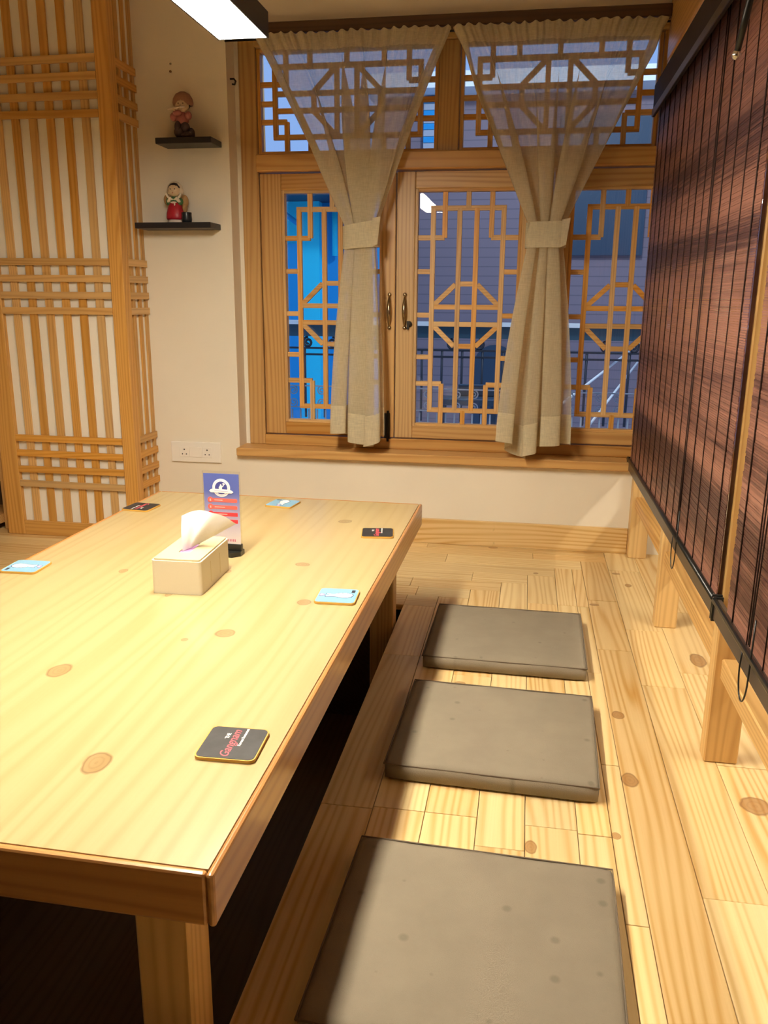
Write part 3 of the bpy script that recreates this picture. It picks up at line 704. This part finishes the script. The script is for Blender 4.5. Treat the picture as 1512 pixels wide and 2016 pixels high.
# ------------------------------------------------------------------ bamboo blinds
def blind(label, X, ya, yb, zb, zt, seed, loop_y, ext=.01):
    rnd = random.Random(seed)
    r_ = thing('bamboo_blind', label, 'blind', (X, (ya + yb) / 2, zb), group='bamboo roll blinds on the partition')
    bm = bmesh.new(); z = zb + .045
    while z < zt:
        k = math.sin(z * 34 + seed) + .6 * math.sin(z * 13 + 1)
        h = .0044 if k > .1 else .0047
        bm_box(bm, X - .0010 + rnd.uniform(-.0006, .0006), X + .0010, ya + rnd.uniform(0, .003), yb - rnd.uniform(0, .003), z, z + h + rnd.uniform(-.0004, .0001))
        z += .0050
    o = finish('splints', bm, M['bamboo'], r_); o['kind'] = 'stuff'
    nth = max(2, int((yb - ya) / .105)); st = (yb - ya) / nth
    for i in range(nth):
        y = ya + st * (i + .5)
        tube('thread', [(X - .0024, y, zb + .04), (X - .0024, y, zt)], .0012 + .0005 * (i % 3 == 0), M['blind_thread'], r_, 5)
    br = box('bottom_rail', (X - .008, X + .006, ya - .01, yb + ext, zb, zb + .046), M['blind_rail'], r_, .003, 2)
    tube('rail_ridge', [(X - .009, ya - .01, zb + .043), (X - .009, yb + ext, zb + .043)], .006, M['rubber'], br)
    for y in (ya - .012, yb + ext - .001):
        box('end_cap', (X - .012, X + .010, y, y + .006, zb - .004, zb + .05), M['rubber'], br, .001)
    box('valance', (X - .022, X - .014, ya - .01, yb + .012, zt - .06, zt + .045), M['valance'], r_, .001)
    box('valance_trim', (X - .025, X - .022, ya - .01, yb + .012, zt - .06, zt - .035), M['blind_rail'], r_, .001)
    box('headrail', (X - .014, X + .010, ya, yb, zt, zt + .04), M['blind_rail'], r_, .002)
    for dy in (-.012, .012):
        tube('lift_cord', [(X - .006, loop_y + dy, zt), (X - .006, loop_y + dy * .8, zb + .35), (X - .009, loop_y + dy * .3, zb + .06), ] , .0014, M['blind_thread'], r_, 5)
    pts = [(X - .012, loop_y + .03 * math.cos(t) , zb + .02 + .055 * (math.sin(t) - .2)) for t in [PI * (1 + k / 14) for k in range(15)]]
    tube('cord_loop', [(X - .011, loop_y - .03, zb + .12)] + pts + [(X - .011, loop_y + .028, zb + .04)], .0016, M['rubber'], r_, 6)
    return r_
blind('far bamboo blind between the window wall and the tall pine post', .421, 1.756, 3.345, .350, 1.700, 1, 2.22)
blind('near bamboo blind cut off by the right edge of the photo', .420, .22, 1.655, .350, 1.700, 2, 1.45, .075)
p = atX(1450, 108, .36)
wn = tube('blind_wand', [(p.x, p.y, p.z), (p.x + .006, p.y - .02, p.z + .06), (p.x + .03, p.y - .10, 1.76)], [.006, .007, .007], M['rubber'])
tag(wn, 'black rod with metal tip hanging before the dark blind valance', 'rod')
bm = bmesh.new(); bm_ball(bm, p, .009); finish('metal_tip', bm, plain('polished_steel', (.8, .78, .75), .2, 1.0), wn, smooth=True)

# ------------------------------------------------------------------ table
TZ = .370
TK = (1.0 - TZ) / .655      # positions on the table were measured for a top at .345
TROT = math.radians(-.4)
tb = thing('low_table', 'low pine table with brown edging standing over the leg well', 'table', (-.788 * TK, 1.7145 * TK, -.43), TROT)
tw, tl_ = .925 / 2 * TK, 1.851 / 2 * TK
zt = TZ + .43
def tbox(nm, b, mat, par=tb, bev=0.0, seg=1): return box(nm, b, mat, par, bev, seg, world=False)
tbox('table_top', (-tw + .010, tw - .010, -tl_ + .010, tl_ - .010, zt - .025, zt), wd('table', 1))
for b4, mm in (((-tw, -tw + .0098, -tl_, tl_), wd('edge', 1)), ((tw - .0098, tw, -tl_, tl_), wd('edge', 1))):
    tbox('edging', (b4[0], b4[1], b4[2], b4[3], zt - .070, zt + .0004), mm, bev=.004, seg=2)
for b4 in ((-tw + .0100, tw - .0100, -tl_, -tl_ + .0098), (-tw + .0100, tw - .0100, tl_ - .0098, tl_)):
    tbox('edging', (b4[0], b4[1], b4[2], b4[3], zt - .070, zt + .0004), wd('edge', 0), bev=.004, seg=2)
for sx in (-1, 1):
    for sy in (-1, 1):
        xa, ya = sx * (tw - .105), sy * (tl_ - .105)
        tbox('leg', (xa - .037, xa + .037, ya - .032, ya + .032, 0, zt - .0255), wd('post', 2), bev=.004)
for sx in (-1, 1): tbox('apron', (sx * (tw - .105) - .012, sx * (tw - .105) + .012, -tl_ + .138, tl_ - .138, zt - .090, zt - .0255), wd('edge', 1))
for sy in (-1, 1): tbox('apron', (-tw + .143, tw - .143, sy * (tl_ - .105) - .012, sy * (tl_ - .105) + .012, zt - .090, zt - .0255), wd('edge', 0))

# ------------------------------------------------------------------ cushions
def cushion_mesh(w, d, h):
    bm = bmesh.new(); NX, NY = 30, 26
    def prof(u): return max(0.0, 1 - abs(u) ** 14) ** .5
    def P(i, j, s):
        u = -1 + 2 * i / NX; v = -1 + 2 * j / NY
        rr = .14
        x, y = u * w / 2, v * d / 2
        k = max(0, abs(u) - (1 - rr)) / rr; l = max(0, abs(v) - (1 - rr)) / rr
        sh = 1 - .018 * (k * l) ** 1.0
        e = max(abs(u), abs(v))
        z = h / 2 + s * h / 2 * (1 - .25 * max(0, (e - .93) / .07) ** 2) + (s > 0) * (.0035 * (1 - u * u) * (1 - v * v) + .0008 * math.sin(7 * u + 2 * v) - .0006)
        return (x * sh, y * sh, max(0.0005, z))
    top = [[bm.verts.new(P(i, j, 1)) for j in range(NY + 1)] for i in range(NX + 1)]
    bot = [[bm.verts.new(P(i, j, -1)) for j in range(NY + 1)] for i in range(NX + 1)]
    for i in range(NX):
        for j in range(NY):
            bm.faces.new((top[i][j], top[i + 1][j], top[i + 1][j + 1], top[i][j + 1]))
            bm.faces.new((bot[i][j], bot[i][j + 1], bot[i + 1][j + 1], bot[i + 1][j]))
    for i in range(NX):
        for j in (0, NY): bm.faces.new((top[i][j], top[i + 1][j], bot[i + 1][j], bot[i][j]))
    for j in range(NY):
        for i in (0, NX): bm.faces.new((top[i][j], top[i][j + 1], bot[i][j + 1], bot[i][j]))
    return bm
cw, cdp, ch = .452, .415, .042
for k, (x, y, rz, lab) in enumerate(((-.022, 2.325, -.012, 'taupe seat cushion farthest from the camera, nearest the window'), (-.030, 1.757, -.03, 'taupe seat cushion in the middle of the row of three'), (-.040, 1.095, -.03, 'taupe seat cushion nearest the camera, cut off by the photo bottom'))):
    t = thing('seat_cushion', lab, 'cushion', (x, y, .0006), rz, 'floor cushions beside the table')
    if k == 0:
        pad = finish('pad', cushion_mesh(cw, cdp, ch), M['cushion'], t, smooth=False, world=False)
        for p_ in pad.data.polygons: p_.use_smooth = True
        o2 = bmesh.new()
        loop = [(cw / 2 * .992 * sx, cdp / 2 * .992 * sy, ch * .90) for sx, sy in ((-1, -1), (1, -1), (1, 1), (-1, 1), (-1, -1))]
        pts = []
        for a_, c_ in zip(loop[:-1], loop[1:]):
            for q in range(10): pts.append(Vector(a_).lerp(Vector(c_), q / 10))
        pts.append(Vector(loop[-1]))
        bm_tube(o2, pts, .0016, 6); pip = finish('piping', o2, M['seam'], t, smooth=True, world=False)
    else:
        for src in (pad, pip):
            c = src.copy(); C.objects.link(c); c.parent = t

# ------------------------------------------------------------------ tissue box
bx = thing('tissue_box', 'ivory tissue box with pale wooden lid on the table', 'tissue box', (-.762 * TK, 1.772 * TK, TZ + .0005), math.radians(2.0)); bx.scale = (TK,) * 3
hw, hl, hh = .117 / 2, .20 / 2, .078
bm = bmesh.new(); bm_plate(bm, rounded(2 * hw, 2 * hl, .008), 0, hh); finish('case', bm, M['box'], bx, world=False)
slot = ellipse(.017, .055, -.002, -.005, 28)
bm = bmesh.new()   # lid with an oval slot
out = rounded(2 * hw - .008, 2 * hl - .008, .006, 6)
import itertools
# match outer loop to slot loop by angle
n_ = len(out)
sl_ = []
for (x, y) in out:
    an = math.atan2((y + .005) / 2.2, x + .002); sl_.append((-.002 + .017 * math.cos(an), -.005 + .055 * math.sin(an)))
vo_t = [bm.verts.new((x, y, hh + .004)) for x, y in out]; vi_t = [bm.verts.new((x, y, hh + .004)) for x, y in sl_]
vo_b = [bm.verts.new((x, y, hh)) for x, y in out]; vi_b = [bm.verts.new((x, y, hh)) for x, y in sl_]
for i in range(n_):
    j = (i + 1) % n_
    bm.faces.new((vo_t[i], vo_t[j], vi_t[j], vi_t[i])); bm.faces.new((vo_b[i], vo_b[j], vo_t[j], vo_t[i])); bm.faces.new((vi_t[i], vi_t[j], vi_b[j], vi_b[i]))
finish('lid', bm, M['boxlid'], bx, world=False)
plate('tissue_pack', ellipse(.0165, .054, -.002, -.005, 24), hh + .0002, hh + .0012, M['pack'], bx)
for y in (-.035, .03): box('side_groove', (hw - .0002, hw + .0004, y - .0012, y + .0012, .012, .062), M['boxlid'], bx, world=False)
# the tissue : a fan of folded sheet
bm = bmesh.new(); prev = None
NU, NV = 28, 12
FAN = [(-.016, .080), (.012, .090), (.046, .088), (.078, .074), (.098, .052)]
for j in range(NV + 1):
    v = j / NV; row = []
    for i in range(NU + 1):
        u = i / NU; q = min(u * 4, 3.999); k = int(q); f_ = q - k
        p0_, p1_, p2_, p3_ = FAN[max(k - 1, 0)], FAN[k], FAN[k + 1], FAN[min(k + 2, 4)]
        cat = [.5 * (2 * b_ + (c_ - a_) * f_ + (2 * a_ - 5 * b_ + 4 * c_ - d_) * f_ ** 2 + (3 * b_ - a_ - 3 * c_ + d_) * f_ ** 3) for a_, b_, c_, d_ in zip(p0_, p1_, p2_, p3_)]
        bx_, bz_ = -.010 + .024 * u, .006 * u
        w_ = v ** (.9 + .25 * u)
        x = bx_ + (cat[0] - bx_) * w_; z = hh + .002 + bz_ + (cat[1] - bz_) * w_
        y = -.030 + .045 * u + (.006 * math.sin(u * 8) + .0015 * math.sin(u * 19 + 1)) * (.35 + .65 * v) + .020 * v * v
        row.append(bm.verts.new((x, y, z)))
    if prev:
        for i in range(NU): bm.faces.new((prev[i], prev[i + 1], row[i + 1], row[i]))
    prev = row
finish('tissue', bm, M['tissue'], bx, smooth=True, world=False)

# ------------------------------------------------------------------ table sign
sg = thing('table_sign', 'upright clear table sign with blue and red printed card', 'sign', (-.762 * TK, 1.985 * TK, TZ + .0005), math.radians(-1)); sg.scale = (TK,) * 3
sw, sh_ = .096, .196
M['base'] = M['rubber']
bm = bmesh.new(); bm_plate(bm, [(-.05, -.018), (-.03, -.030), (0, -.022), (.03, -.030), (.05, -.012), (.05, .016), (.03, .030), (0, .022), (-.03, .030), (-.05, .016)], 0, .012); finish('base', bm, M['rubber'], sg, world=False)
box('clip', (-.05, .05, -.006, .006, .012, .030), M['rubber'], sg, .001, world=False)
sh0 = .026
box('acrylic_sheet', (-sw / 2 - .003, sw / 2 + .003, -.0015, .0015, sh0, sh0 + sh_), M['acrylic'], sg, world=False)
mt, nt, b = new_mat('blue_fading_card')
tc = nt.nodes.new('ShaderNodeTexCoord'); sp = nt.nodes.new('ShaderNodeSeparateXYZ'); nt.links.new(tc.outputs['Generated'], sp.inputs[0])
r = nt.nodes.new('ShaderNodeValToRGB'); nt.links.new(sp.outputs[2], r.inputs[0])
r.color_ramp.elements[0].position = .05; r.color_ramp.elements[0].color = (.66, .60, .60, 1)
r.color_ramp.elements[1].position = .75; r.color_ramp.elements[1].color = (.085, .12, .42, 1)
e_ = r.color_ramp.elements.new(.38); e_.color = (.40, .36, .52, 1)
nt.links.new(r.outputs[0], b.inputs['Base Color']); b.inputs['Roughness'].default_value = .3
card = box('printed_card', (-sw / 2, sw / 2, -.0028, -.0016, sh0 + .004, sh0 + sh_ - .006), mt, sg, world=False)
pw = plain('print_white', (.85, .83, .86), .4); pr = plain('print_red', (.78, .05, .06), .4); pc = plain('print_coral', (.85, .13, .11), .4); pn = plain('print_navy', (.05, .06, .28), .4); pk = plain('print_pink_line', (.9, .45, .42), .4); pm = plain('print_maroon', (.50, .10, .18), .4)
def vplate(nm, poly, y, mat, th=.0003):
    """flat print standing on the card; poly in (x, z) of the sign"""
    bm = bmesh.new(); lo = [bm.verts.new((x, y, z)) for x, z in poly]; hi = [bm.verts.new((x, y - th, z)) for x, z in poly]
    bm.faces.new(hi); k = len(poly)
    for i in range(k): bm.faces.new((lo[i], lo[(i + 1) % k], hi[(i + 1) % k], hi[i]))
    return finish(nm, bm, mat, sg, world=False)
zc = sh0 + .153
vplate('emblem_disc', ellipse(.0240, .0240, 0, zc, 32), -.0029, pw); vplate('emblem_ring', ellipse(.0205, .0205, 0, zc, 32), -.0032, M.setdefault('ringgrey', plain('print_lilac', (.45, .45, .68), .4)))
vplate('emblem_inner', ellipse(.0195, .0195, 0, zc, 32), -.0035, pw); vplate('emblem_field', ellipse(.0168, .0168, 0, zc, 32), -.0038, pn)
vplate('emblem_ribbon', [(-.033, zc - .009), (-.029, zc - .005), (-.024, zc - .003), (.024, zc - .004), (.029, zc - .0065), (.033, zc - .010), (.028, zc - .0135), (-.028, zc - .0125)], -.0041, pw)
vplate('ribbon_line', [(-.019, zc - .0085), (.019, zc - .0095), (.019, zc - .0080), (-.019, zc - .0070)], -.0044, M['ringgrey'])
vplate('emblem_figure', [(-.006, zc - .004), (-.006, zc + .002), (-.003, zc + .006), (-.002, zc + .010), (.001, zc + .009), (.002, zc + .005), (.006, zc + .007), (.006, zc + .009), (.003, zc + .011), (.006, zc + .013), (.010, zc + .012), (.011, zc + .009), (.008, zc + .008), (.007, zc + .005), (.003, zc + .002), (.002, zc - .004)], -.0041, pw)
for i in range(4):
    z = sh0 + .120 - i * .0185
    mm = pc if i < 2 else pr
    vplate('red_strip', rounded(.072, .0098, .0035 if i < 2 else .001, 4, .006, z), -.0029, mm); vplate('strip_icon', ellipse(.0075, .0075, -.031, z + .0006, 18), -.0032, pr if i > 1 else pc)
    vplate('icon_mark', [(-.033, z - .003), (-.029, z - .003), (-.0295, z + .003), (-.0325, z + .003)], -.0035, pk)
    vplate('strip_line', [(-.020, z - .0010), (.002 + .006 * (i % 3), z - .0010), (.002 + .006 * (i % 3), z + .0012), (-.020, z + .0012)], -.0032, pk)
for i in range(9):
    x = -.004 + .0046 * i
    vplate('footer_stroke', [(x - .0012, sh0 + .010), (x + .0012, sh0 + .010), (x + .0012, sh0 + .0165), (x - .0012, sh0 + .0165)], -.0029, pm)

# ------------------------------------------------------------------ coasters
MC = dict(edge=plain('cork_yellow_edge', (.62, .36, .07), .6), slate=plain('slate_print', (.032, .032, .034), .5, var=.45, vscale=40), red=plain('coaster_red', (.75, .10, .13), .5), white=plain('coaster_white', (.85, .85, .83), .5),
          blue=plain('coaster_blue', (.20, .40, .56), .45), line=plain('coaster_navy', (.05, .08, .20), .5), pink=plain('coaster_pink', (.80, .36, .62), .5), black=plain('coaster_black', (.02, .02, .03), .5))
CS = .092
def coaster(kind, label, x, y, deg):
    t = thing('coaster', label, 'coaster', (x * TK, y * TK, TZ + .0006), math.radians(deg), 'coasters on the table'); t.scale = (TK,) * 3
    plate('backing', rounded(CS, CS, .010), 0, .0048, MC['edge'], t)
    if kind == 'black':
        f = plate('printed_face', rounded(CS - .004, CS - .004, .009), .0048, .0054, MC['slate'], t)
        text_mesh('lettering', 'Gangnam', .0205, MC['red'], t, (-.002, -.003, .0056), PI / 2, .35, bold=.0001)
        text_mesh('small_lettering', 'THE', .0085, MC['white'], t, (-.0125, .018, .0056), PI / 2, bold=.0002)
        text_mesh('small_lettering', 'Korean Restaurant', .0066, MC['white'], t, (.0120, .017, .0056), PI / 2, bold=.0002)
    else:
        f = plate('printed_face', rounded(CS - .004, CS - .004, .009), .0048, .0054, MC['blue'], t)
        def hand(e):   # finger heart pointing left
            return [(.036 + e, .003), (.032 + e, .011 + e), (.018, .017 + e), (.004, .015 + e), (-.004, .011 + e), (-.006, .006 + e), (-.012, .005), (-.020, .010 + e), (-.025 - e, .010 + e), (-.025 - e, .005), (-.014, .000), (-.020, -.003), (-.026 - e, -.005), (-.025 - e, -.011 - e), (-.012, -.009 - e), (.000, -.009 - e), (.010, -.014 - e), (.024, -.014 - e), (.033 + e, -.007 - e)]
        plate('hand_outline', hand(.0014), .0054, .0056, MC['line'], t); hn = plate('hand', hand(-.0006), .0056, .0058, MC['white'], t)
        for (xa, ya_, xb, yb_) in ((-.004, .0085, .008, .004), (.001, .0125, .013, .007), (.009, .0145, .018, .010), (-.012, .001, .004, -.006)):
            dx, dy = xb - xa, yb_ - ya_; l_ = math.hypot(dx, dy); nx, ny = -dy / l_ * .0006, dx / l_ * .0006
            plate('finger_line', [(xa + nx, ya_ + ny), (xa - nx, ya_ - ny), (xb - nx, yb_ - ny), (xb + nx, yb_ + ny)], .0058, .0059, MC['line'], hn)
        heart = []
        for k in range(28):
            a_ = 2 * PI * k / 28
            hx = 16 * math.sin(a_) ** 3; hy = 13 * math.cos(a_) - 5 * math.cos(2 * a_) - 2 * math.cos(3 * a_) - math.cos(4 * a_)
            heart.append((-.0345 - hy * .00042, hx * .00040))
        plate('heart_outline', [((x_ + .0345) * 1.25 - .0345, y_ * 1.25) for x_, y_ in heart], .0054, .0056, MC['line'], t); plate('heart', heart, .0056, .0058, MC['pink'], t)
        plate('corner_mark', [(.029, .020), (.037, .020), (.037, .036), (.029, .036)], .0054, .0056, MC['black'], t)
coaster('black', 'dark slate coaster with red script at the near right table corner', -.409, 1.067, 2)
coaster('blue', 'light blue finger heart coaster right of the tissue box', -.397, 1.720, 3)
coaster('black', 'dark coaster near the far right table corner', -.400, 2.251, 9)
coaster('blue', 'light blue finger heart coaster at the far table edge', -.765, 2.536, 82)
coaster('black', 'dark coaster near the far left table corner by the column', -1.194, 2.401, 175)
coaster('blue', 'light blue finger heart coaster cut off by the left photo edge', -1.201, 1.779, 183)

# ------------------------------------------------------------------ linear lamps
def lamp(label, xc, wdt, y0, y1, z, h, power, col=LAMP_COL, up_fill=0):
    L_ = thing('linear_lamp', label, 'lamp', (xc, (y0 + y1) / 2, z))
    bm = bmesh.new(); x0, x1 = xc - wdt / 2, xc + wdt / 2; t_ = .004
    bm_box(bm, x0, x0 + t_, y0, y1, z, z + h); bm_box(bm, x1 - t_, x1, y0, y1, z, z + h)
    bm_box(bm, x0 + t_, x1 - t_, y0, y0 + t_, z, z + h); bm_box(bm, x0 + t_, x1 - t_, y1 - t_, y1, z, z + h); bm_box(bm, x0 + t_, x1 - t_, y0 + t_, y1 - t_, z + h - t_, z + h)
    finish('housing', bm, M['led_housing'], L_)
    box('diffuser', (x0 + t_, x1 - t_, y0 + t_, y1 - t_, z + .0005, z + .006), emit('led_diffuser', col, power), L_)
    if up_fill: box('added_up_fill', (x0 + .02, x1 - .02, y0 + .03, y1 - .03, z + h + .0002, z + h + .003), emit('up_fill_glow', col, up_fill), L_)  # glowing strip added on top of the housing as ambient fill
    for y in (y0 + .15, y1 - .15): tube('suspension_wire', [(xc, y, z + h), (xc, y, 2.4)], .0012, M['iron'], L_, 6)
    return L_
LE = 2.12
pe = atY(430, 83, LE); pf = atY(529, 71, LE)
lamp('long black linear lamp hanging over the low table', (pe.x + pf.x) / 2, pf.x - pe.x, .72, LE, (pe.z + pf.z) / 2, .056, LAMP_POWER, up_fill=UP_FILL)
lamp('long black linear lamp hanging beyond the bamboo blinds', 1.45, .12, .9, 2.2, 1.62, .056, 60.0, up_fill=8.0)

# ------------------------------------------------------------------ outside the window
mt, nt, b = new_mat('grey_siding'); N, L = nt.nodes, nt.links
tc = N.new('ShaderNodeTexCoord'); sp = N.new('ShaderNodeSeparateXYZ'); L.new(tc.outputs['Object'], sp.inputs[0])
fr_ = math_node(nt, 'FRACT', math_node(nt, 'MULTIPLY', sp.outputs[2], 15.0)); ln = math_node(nt, 'LESS_THAN', fr_, .10)
mx = N.new('ShaderNodeMix'); mx.data_type = 'RGBA'; mx.inputs['A'].default_value = (.27, .20, .22, 1); mx.inputs['B'].default_value = (.18, .14, .16, 1); L.new(ln, mx.inputs['Factor'])
L.new(mx.outputs['Result'], b.inputs['Base Color']); b.inputs['Roughness'].default_value = .8; M['siding'] = mt
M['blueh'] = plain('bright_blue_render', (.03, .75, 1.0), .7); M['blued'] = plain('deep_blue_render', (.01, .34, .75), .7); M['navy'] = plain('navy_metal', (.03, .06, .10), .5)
M['railw'] = plain('white_rail', (.92, .92, .90), .4); M['iron2'] = plain('wrought_iron', (.03, .035, .05), .5); M['pale'] = plain('pale_painted_iron', (.45, .48, .55), .5); M['teal'] = plain('dark_teal_board', (.035, .085, .12), .5); M['steel'] = plain('bright_cable', (.95, .95, .92), .3)
FY = 6.4
fa = thing('neighbour_house', 'grey boarded house across the lane behind the window', 'house', (1.0, FY, -3)); 
l_ = atY(752, 500, FY).x; tp = atY(1000, 185, FY).z
box('facade', (l_, 4.2, FY, FY + .3, -3, tp), M['siding'], fa)
a = atY(1130, 378, FY); c = atY(1262, 503, FY)
box('upper_window', (a.x - .12, c.x, FY - .04, FY + .02, c.z, a.z + .5), M['navy'], fa)
a = atY(935, 690, FY); c = atY(1010, 790, FY)
bm = bmesh.new(); cxa, wa = (a.x + c.x) / 2, (c.x - a.x) / 2
pts = [(cxa - wa, c.z - .6), (cxa + wa, c.z - .6)] + [(cxa + wa * math.cos(PI * k / 12), a.z - wa * .6 + wa * .9 * math.sin(PI * k / 12)) for k in range(13)]
lo = [bm.verts.new((x_, FY - .03, z_)) for x_, z_ in pts]; hi = [bm.verts.new((x_, FY + .02, z_)) for x_, z_ in pts]
bm.faces.new(lo); bm.faces.new(hi[::-1])
for i in range(len(pts)): bm.faces.new((lo[i], lo[(i + 1) % len(pts)], hi[(i + 1) % len(pts)], hi[i]))
finish('arched_door', bm, M['navy'], fa)
box('eave', (l_ - .1, 4.2, FY - .25, FY + .3, tp, tp + .10), M['railw'], fa)
bh = thing('blue_house', 'bright blue house seen through the left casement', 'house', (-1.6, 6.0, -3))
BY = 6.0
a = atY(560, 397, BY); c = atY(632, 800, BY); d_ = atY(752, 500, BY)
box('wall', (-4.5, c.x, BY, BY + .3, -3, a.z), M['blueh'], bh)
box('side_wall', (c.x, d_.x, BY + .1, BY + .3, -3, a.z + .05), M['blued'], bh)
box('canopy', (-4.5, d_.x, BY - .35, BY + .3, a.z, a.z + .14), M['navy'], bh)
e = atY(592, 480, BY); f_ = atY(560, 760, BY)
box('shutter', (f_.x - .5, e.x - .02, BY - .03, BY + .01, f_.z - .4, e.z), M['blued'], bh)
g = atY(600, 400, BY - .2)
tube('downpipe', [(f_.x - .3, BY - .1, e.z + .45), (e.x + .02, BY - .1, e.z + .12)], .018, M['blued'], bh)
a = atY(655, 400, BY); tube('downpipe', [(a.x, BY + .06, a.z), (a.x, BY + .06, a.z - .35)], .02, M['blueh'], bh)
a = atY(835, 205, FY - .04); c = atY(880, 345, FY - .04)
for i in range(12):
    z = c.z + (a.z - c.z) * i / 11
    box('louvre', (a.x, c.x + .05, FY - .05, FY - .01, z, z + .046), M['pale'] if i % 2 == 0 else M['blued'], fa)
box('louvre_backing', (a.x, c.x + .05, FY - .01, FY + .01, c.z - .05, a.z + .05), M['blued'], fa)
def scroll(c, r, s, y, n=20, turns=1.6, flip=1):
    return [(c[0] + s * r * (1 - .8 * t / n) * math.cos(flip * (PI / 2 + turns * 2 * PI * t / n)), y, c[1] + r * (1 - .8 * t / n) * math.sin(flip * (PI / 2 + turns * 2 * PI * t / n))) for t in range(n + 1)]
# far balcony railing : white capped, dark board, scrolls and bars
RY = 5.2
ra = thing('balcony_railing', 'white capped dark iron balcony railing across the lane', 'railing', (0, RY, -.6))
def zat(v, y): return atY(900, v, y).z
x0, x1 = -2.4, 2.2
box('cap_rail', (x0, x1, RY - .04, RY + .04, zat(642, RY), zat(634, RY)), M['railw'], ra)
box('fascia', (x0, x1, RY - .02, RY + .02, zat(666, RY), zat(642, RY)), M['teal'], ra)
zs1, zs2, zs3 = zat(690, RY), zat(703, RY), zat(830, RY)
for z in (zs1, zs2): box('cross_rail', (x0, x1, RY - .008, RY + .008, z - .006, z + .006), M['iron2'], ra)
x = x0
while x < x1:
    tube('bar', [(x, RY, zs3), (x, RY, zs1)], .008, M['iron2'], ra, 6); x += .125
x = x0 + .1
while x < x1:
    rr = (zat(667, RY) - zs1) / 2
    tube('scroll', scroll((x, zs1 + rr), rr * .95, 1, RY), .008, M['iron2'], ra, 6); tube('scroll', scroll((x + .16, zs1 + rr), rr * .95, -1, RY), .008, M['iron2'], ra, 6)
    x += .46
# pale window grille railing nearer the window
NY_ = 4.3
rb = thing('scroll_railing', 'pale scrolled iron railing low outside the window', 'railing', (0, NY_, 0))
za, zb_, zc_ = zat(767, NY_), zat(810, NY_), zat(836, NY_)
for z in (za, zb_): box('cross_rail', (-1.6, 1.2, NY_ - .005, NY_ + .005, z - .003, z + .003), M['pale'], rb)
x = -1.55
while x < 1.2:
    for k, s in ((0, 1), (.085, -1)):
        r_ = (za - zb_) * .22
        tube('scroll', scroll((x + k, za - r_), r_, s, NY_), .0035, M['pale'], rb, 5); tube('scroll', scroll((x + k, zb_ + r_), r_, s, NY_, flip=-1), .0035, M['pale'], rb, 5)
    x += .24
x = -1.6
while x < 1.2:
    tube('picket', [(x, NY_, -.3), (x, NY_, zb_ - .012)], .005, M['pale'], rb, 5); x += .034 * 1.35
for (u0, v0, u1, v1, lab) in ((1100, 800, 1290, 652, 'thin bright cable crossing behind the right casement, the upper one'), (1150, 850, 1290, 668, 'thin bright cable crossing behind the right casement, the steeper one')):
    pa, pb = atY(u0, v0, NY_), atY(u1, v1, FY + .02)
    o = tube('cable', [pa, pb], .007, M['steel']); tag(o, lab, 'cable')
a = atY(905, 790, 4.9)
bn = thing('garden_bench', 'dark bench like silhouette beyond the railing behind the middle casement', 'bench', (a.x, 4.9, -.3))
box('seat', (a.x - .12, a.x + .24, 4.85, 5.02, a.z - .02, a.z + .02), M['navy'], bn, .005); box('backrest', (a.x - .02, a.x + .24, 5.0, 5.03, a.z + .02, a.z + .09), M['navy'], bn, .005)
for dx in (-.1, .2): box('leg', (a.x + dx - .015, a.x + dx + .015, 4.88, 4.98, -.8, a.z - .02), M['navy'], bn)
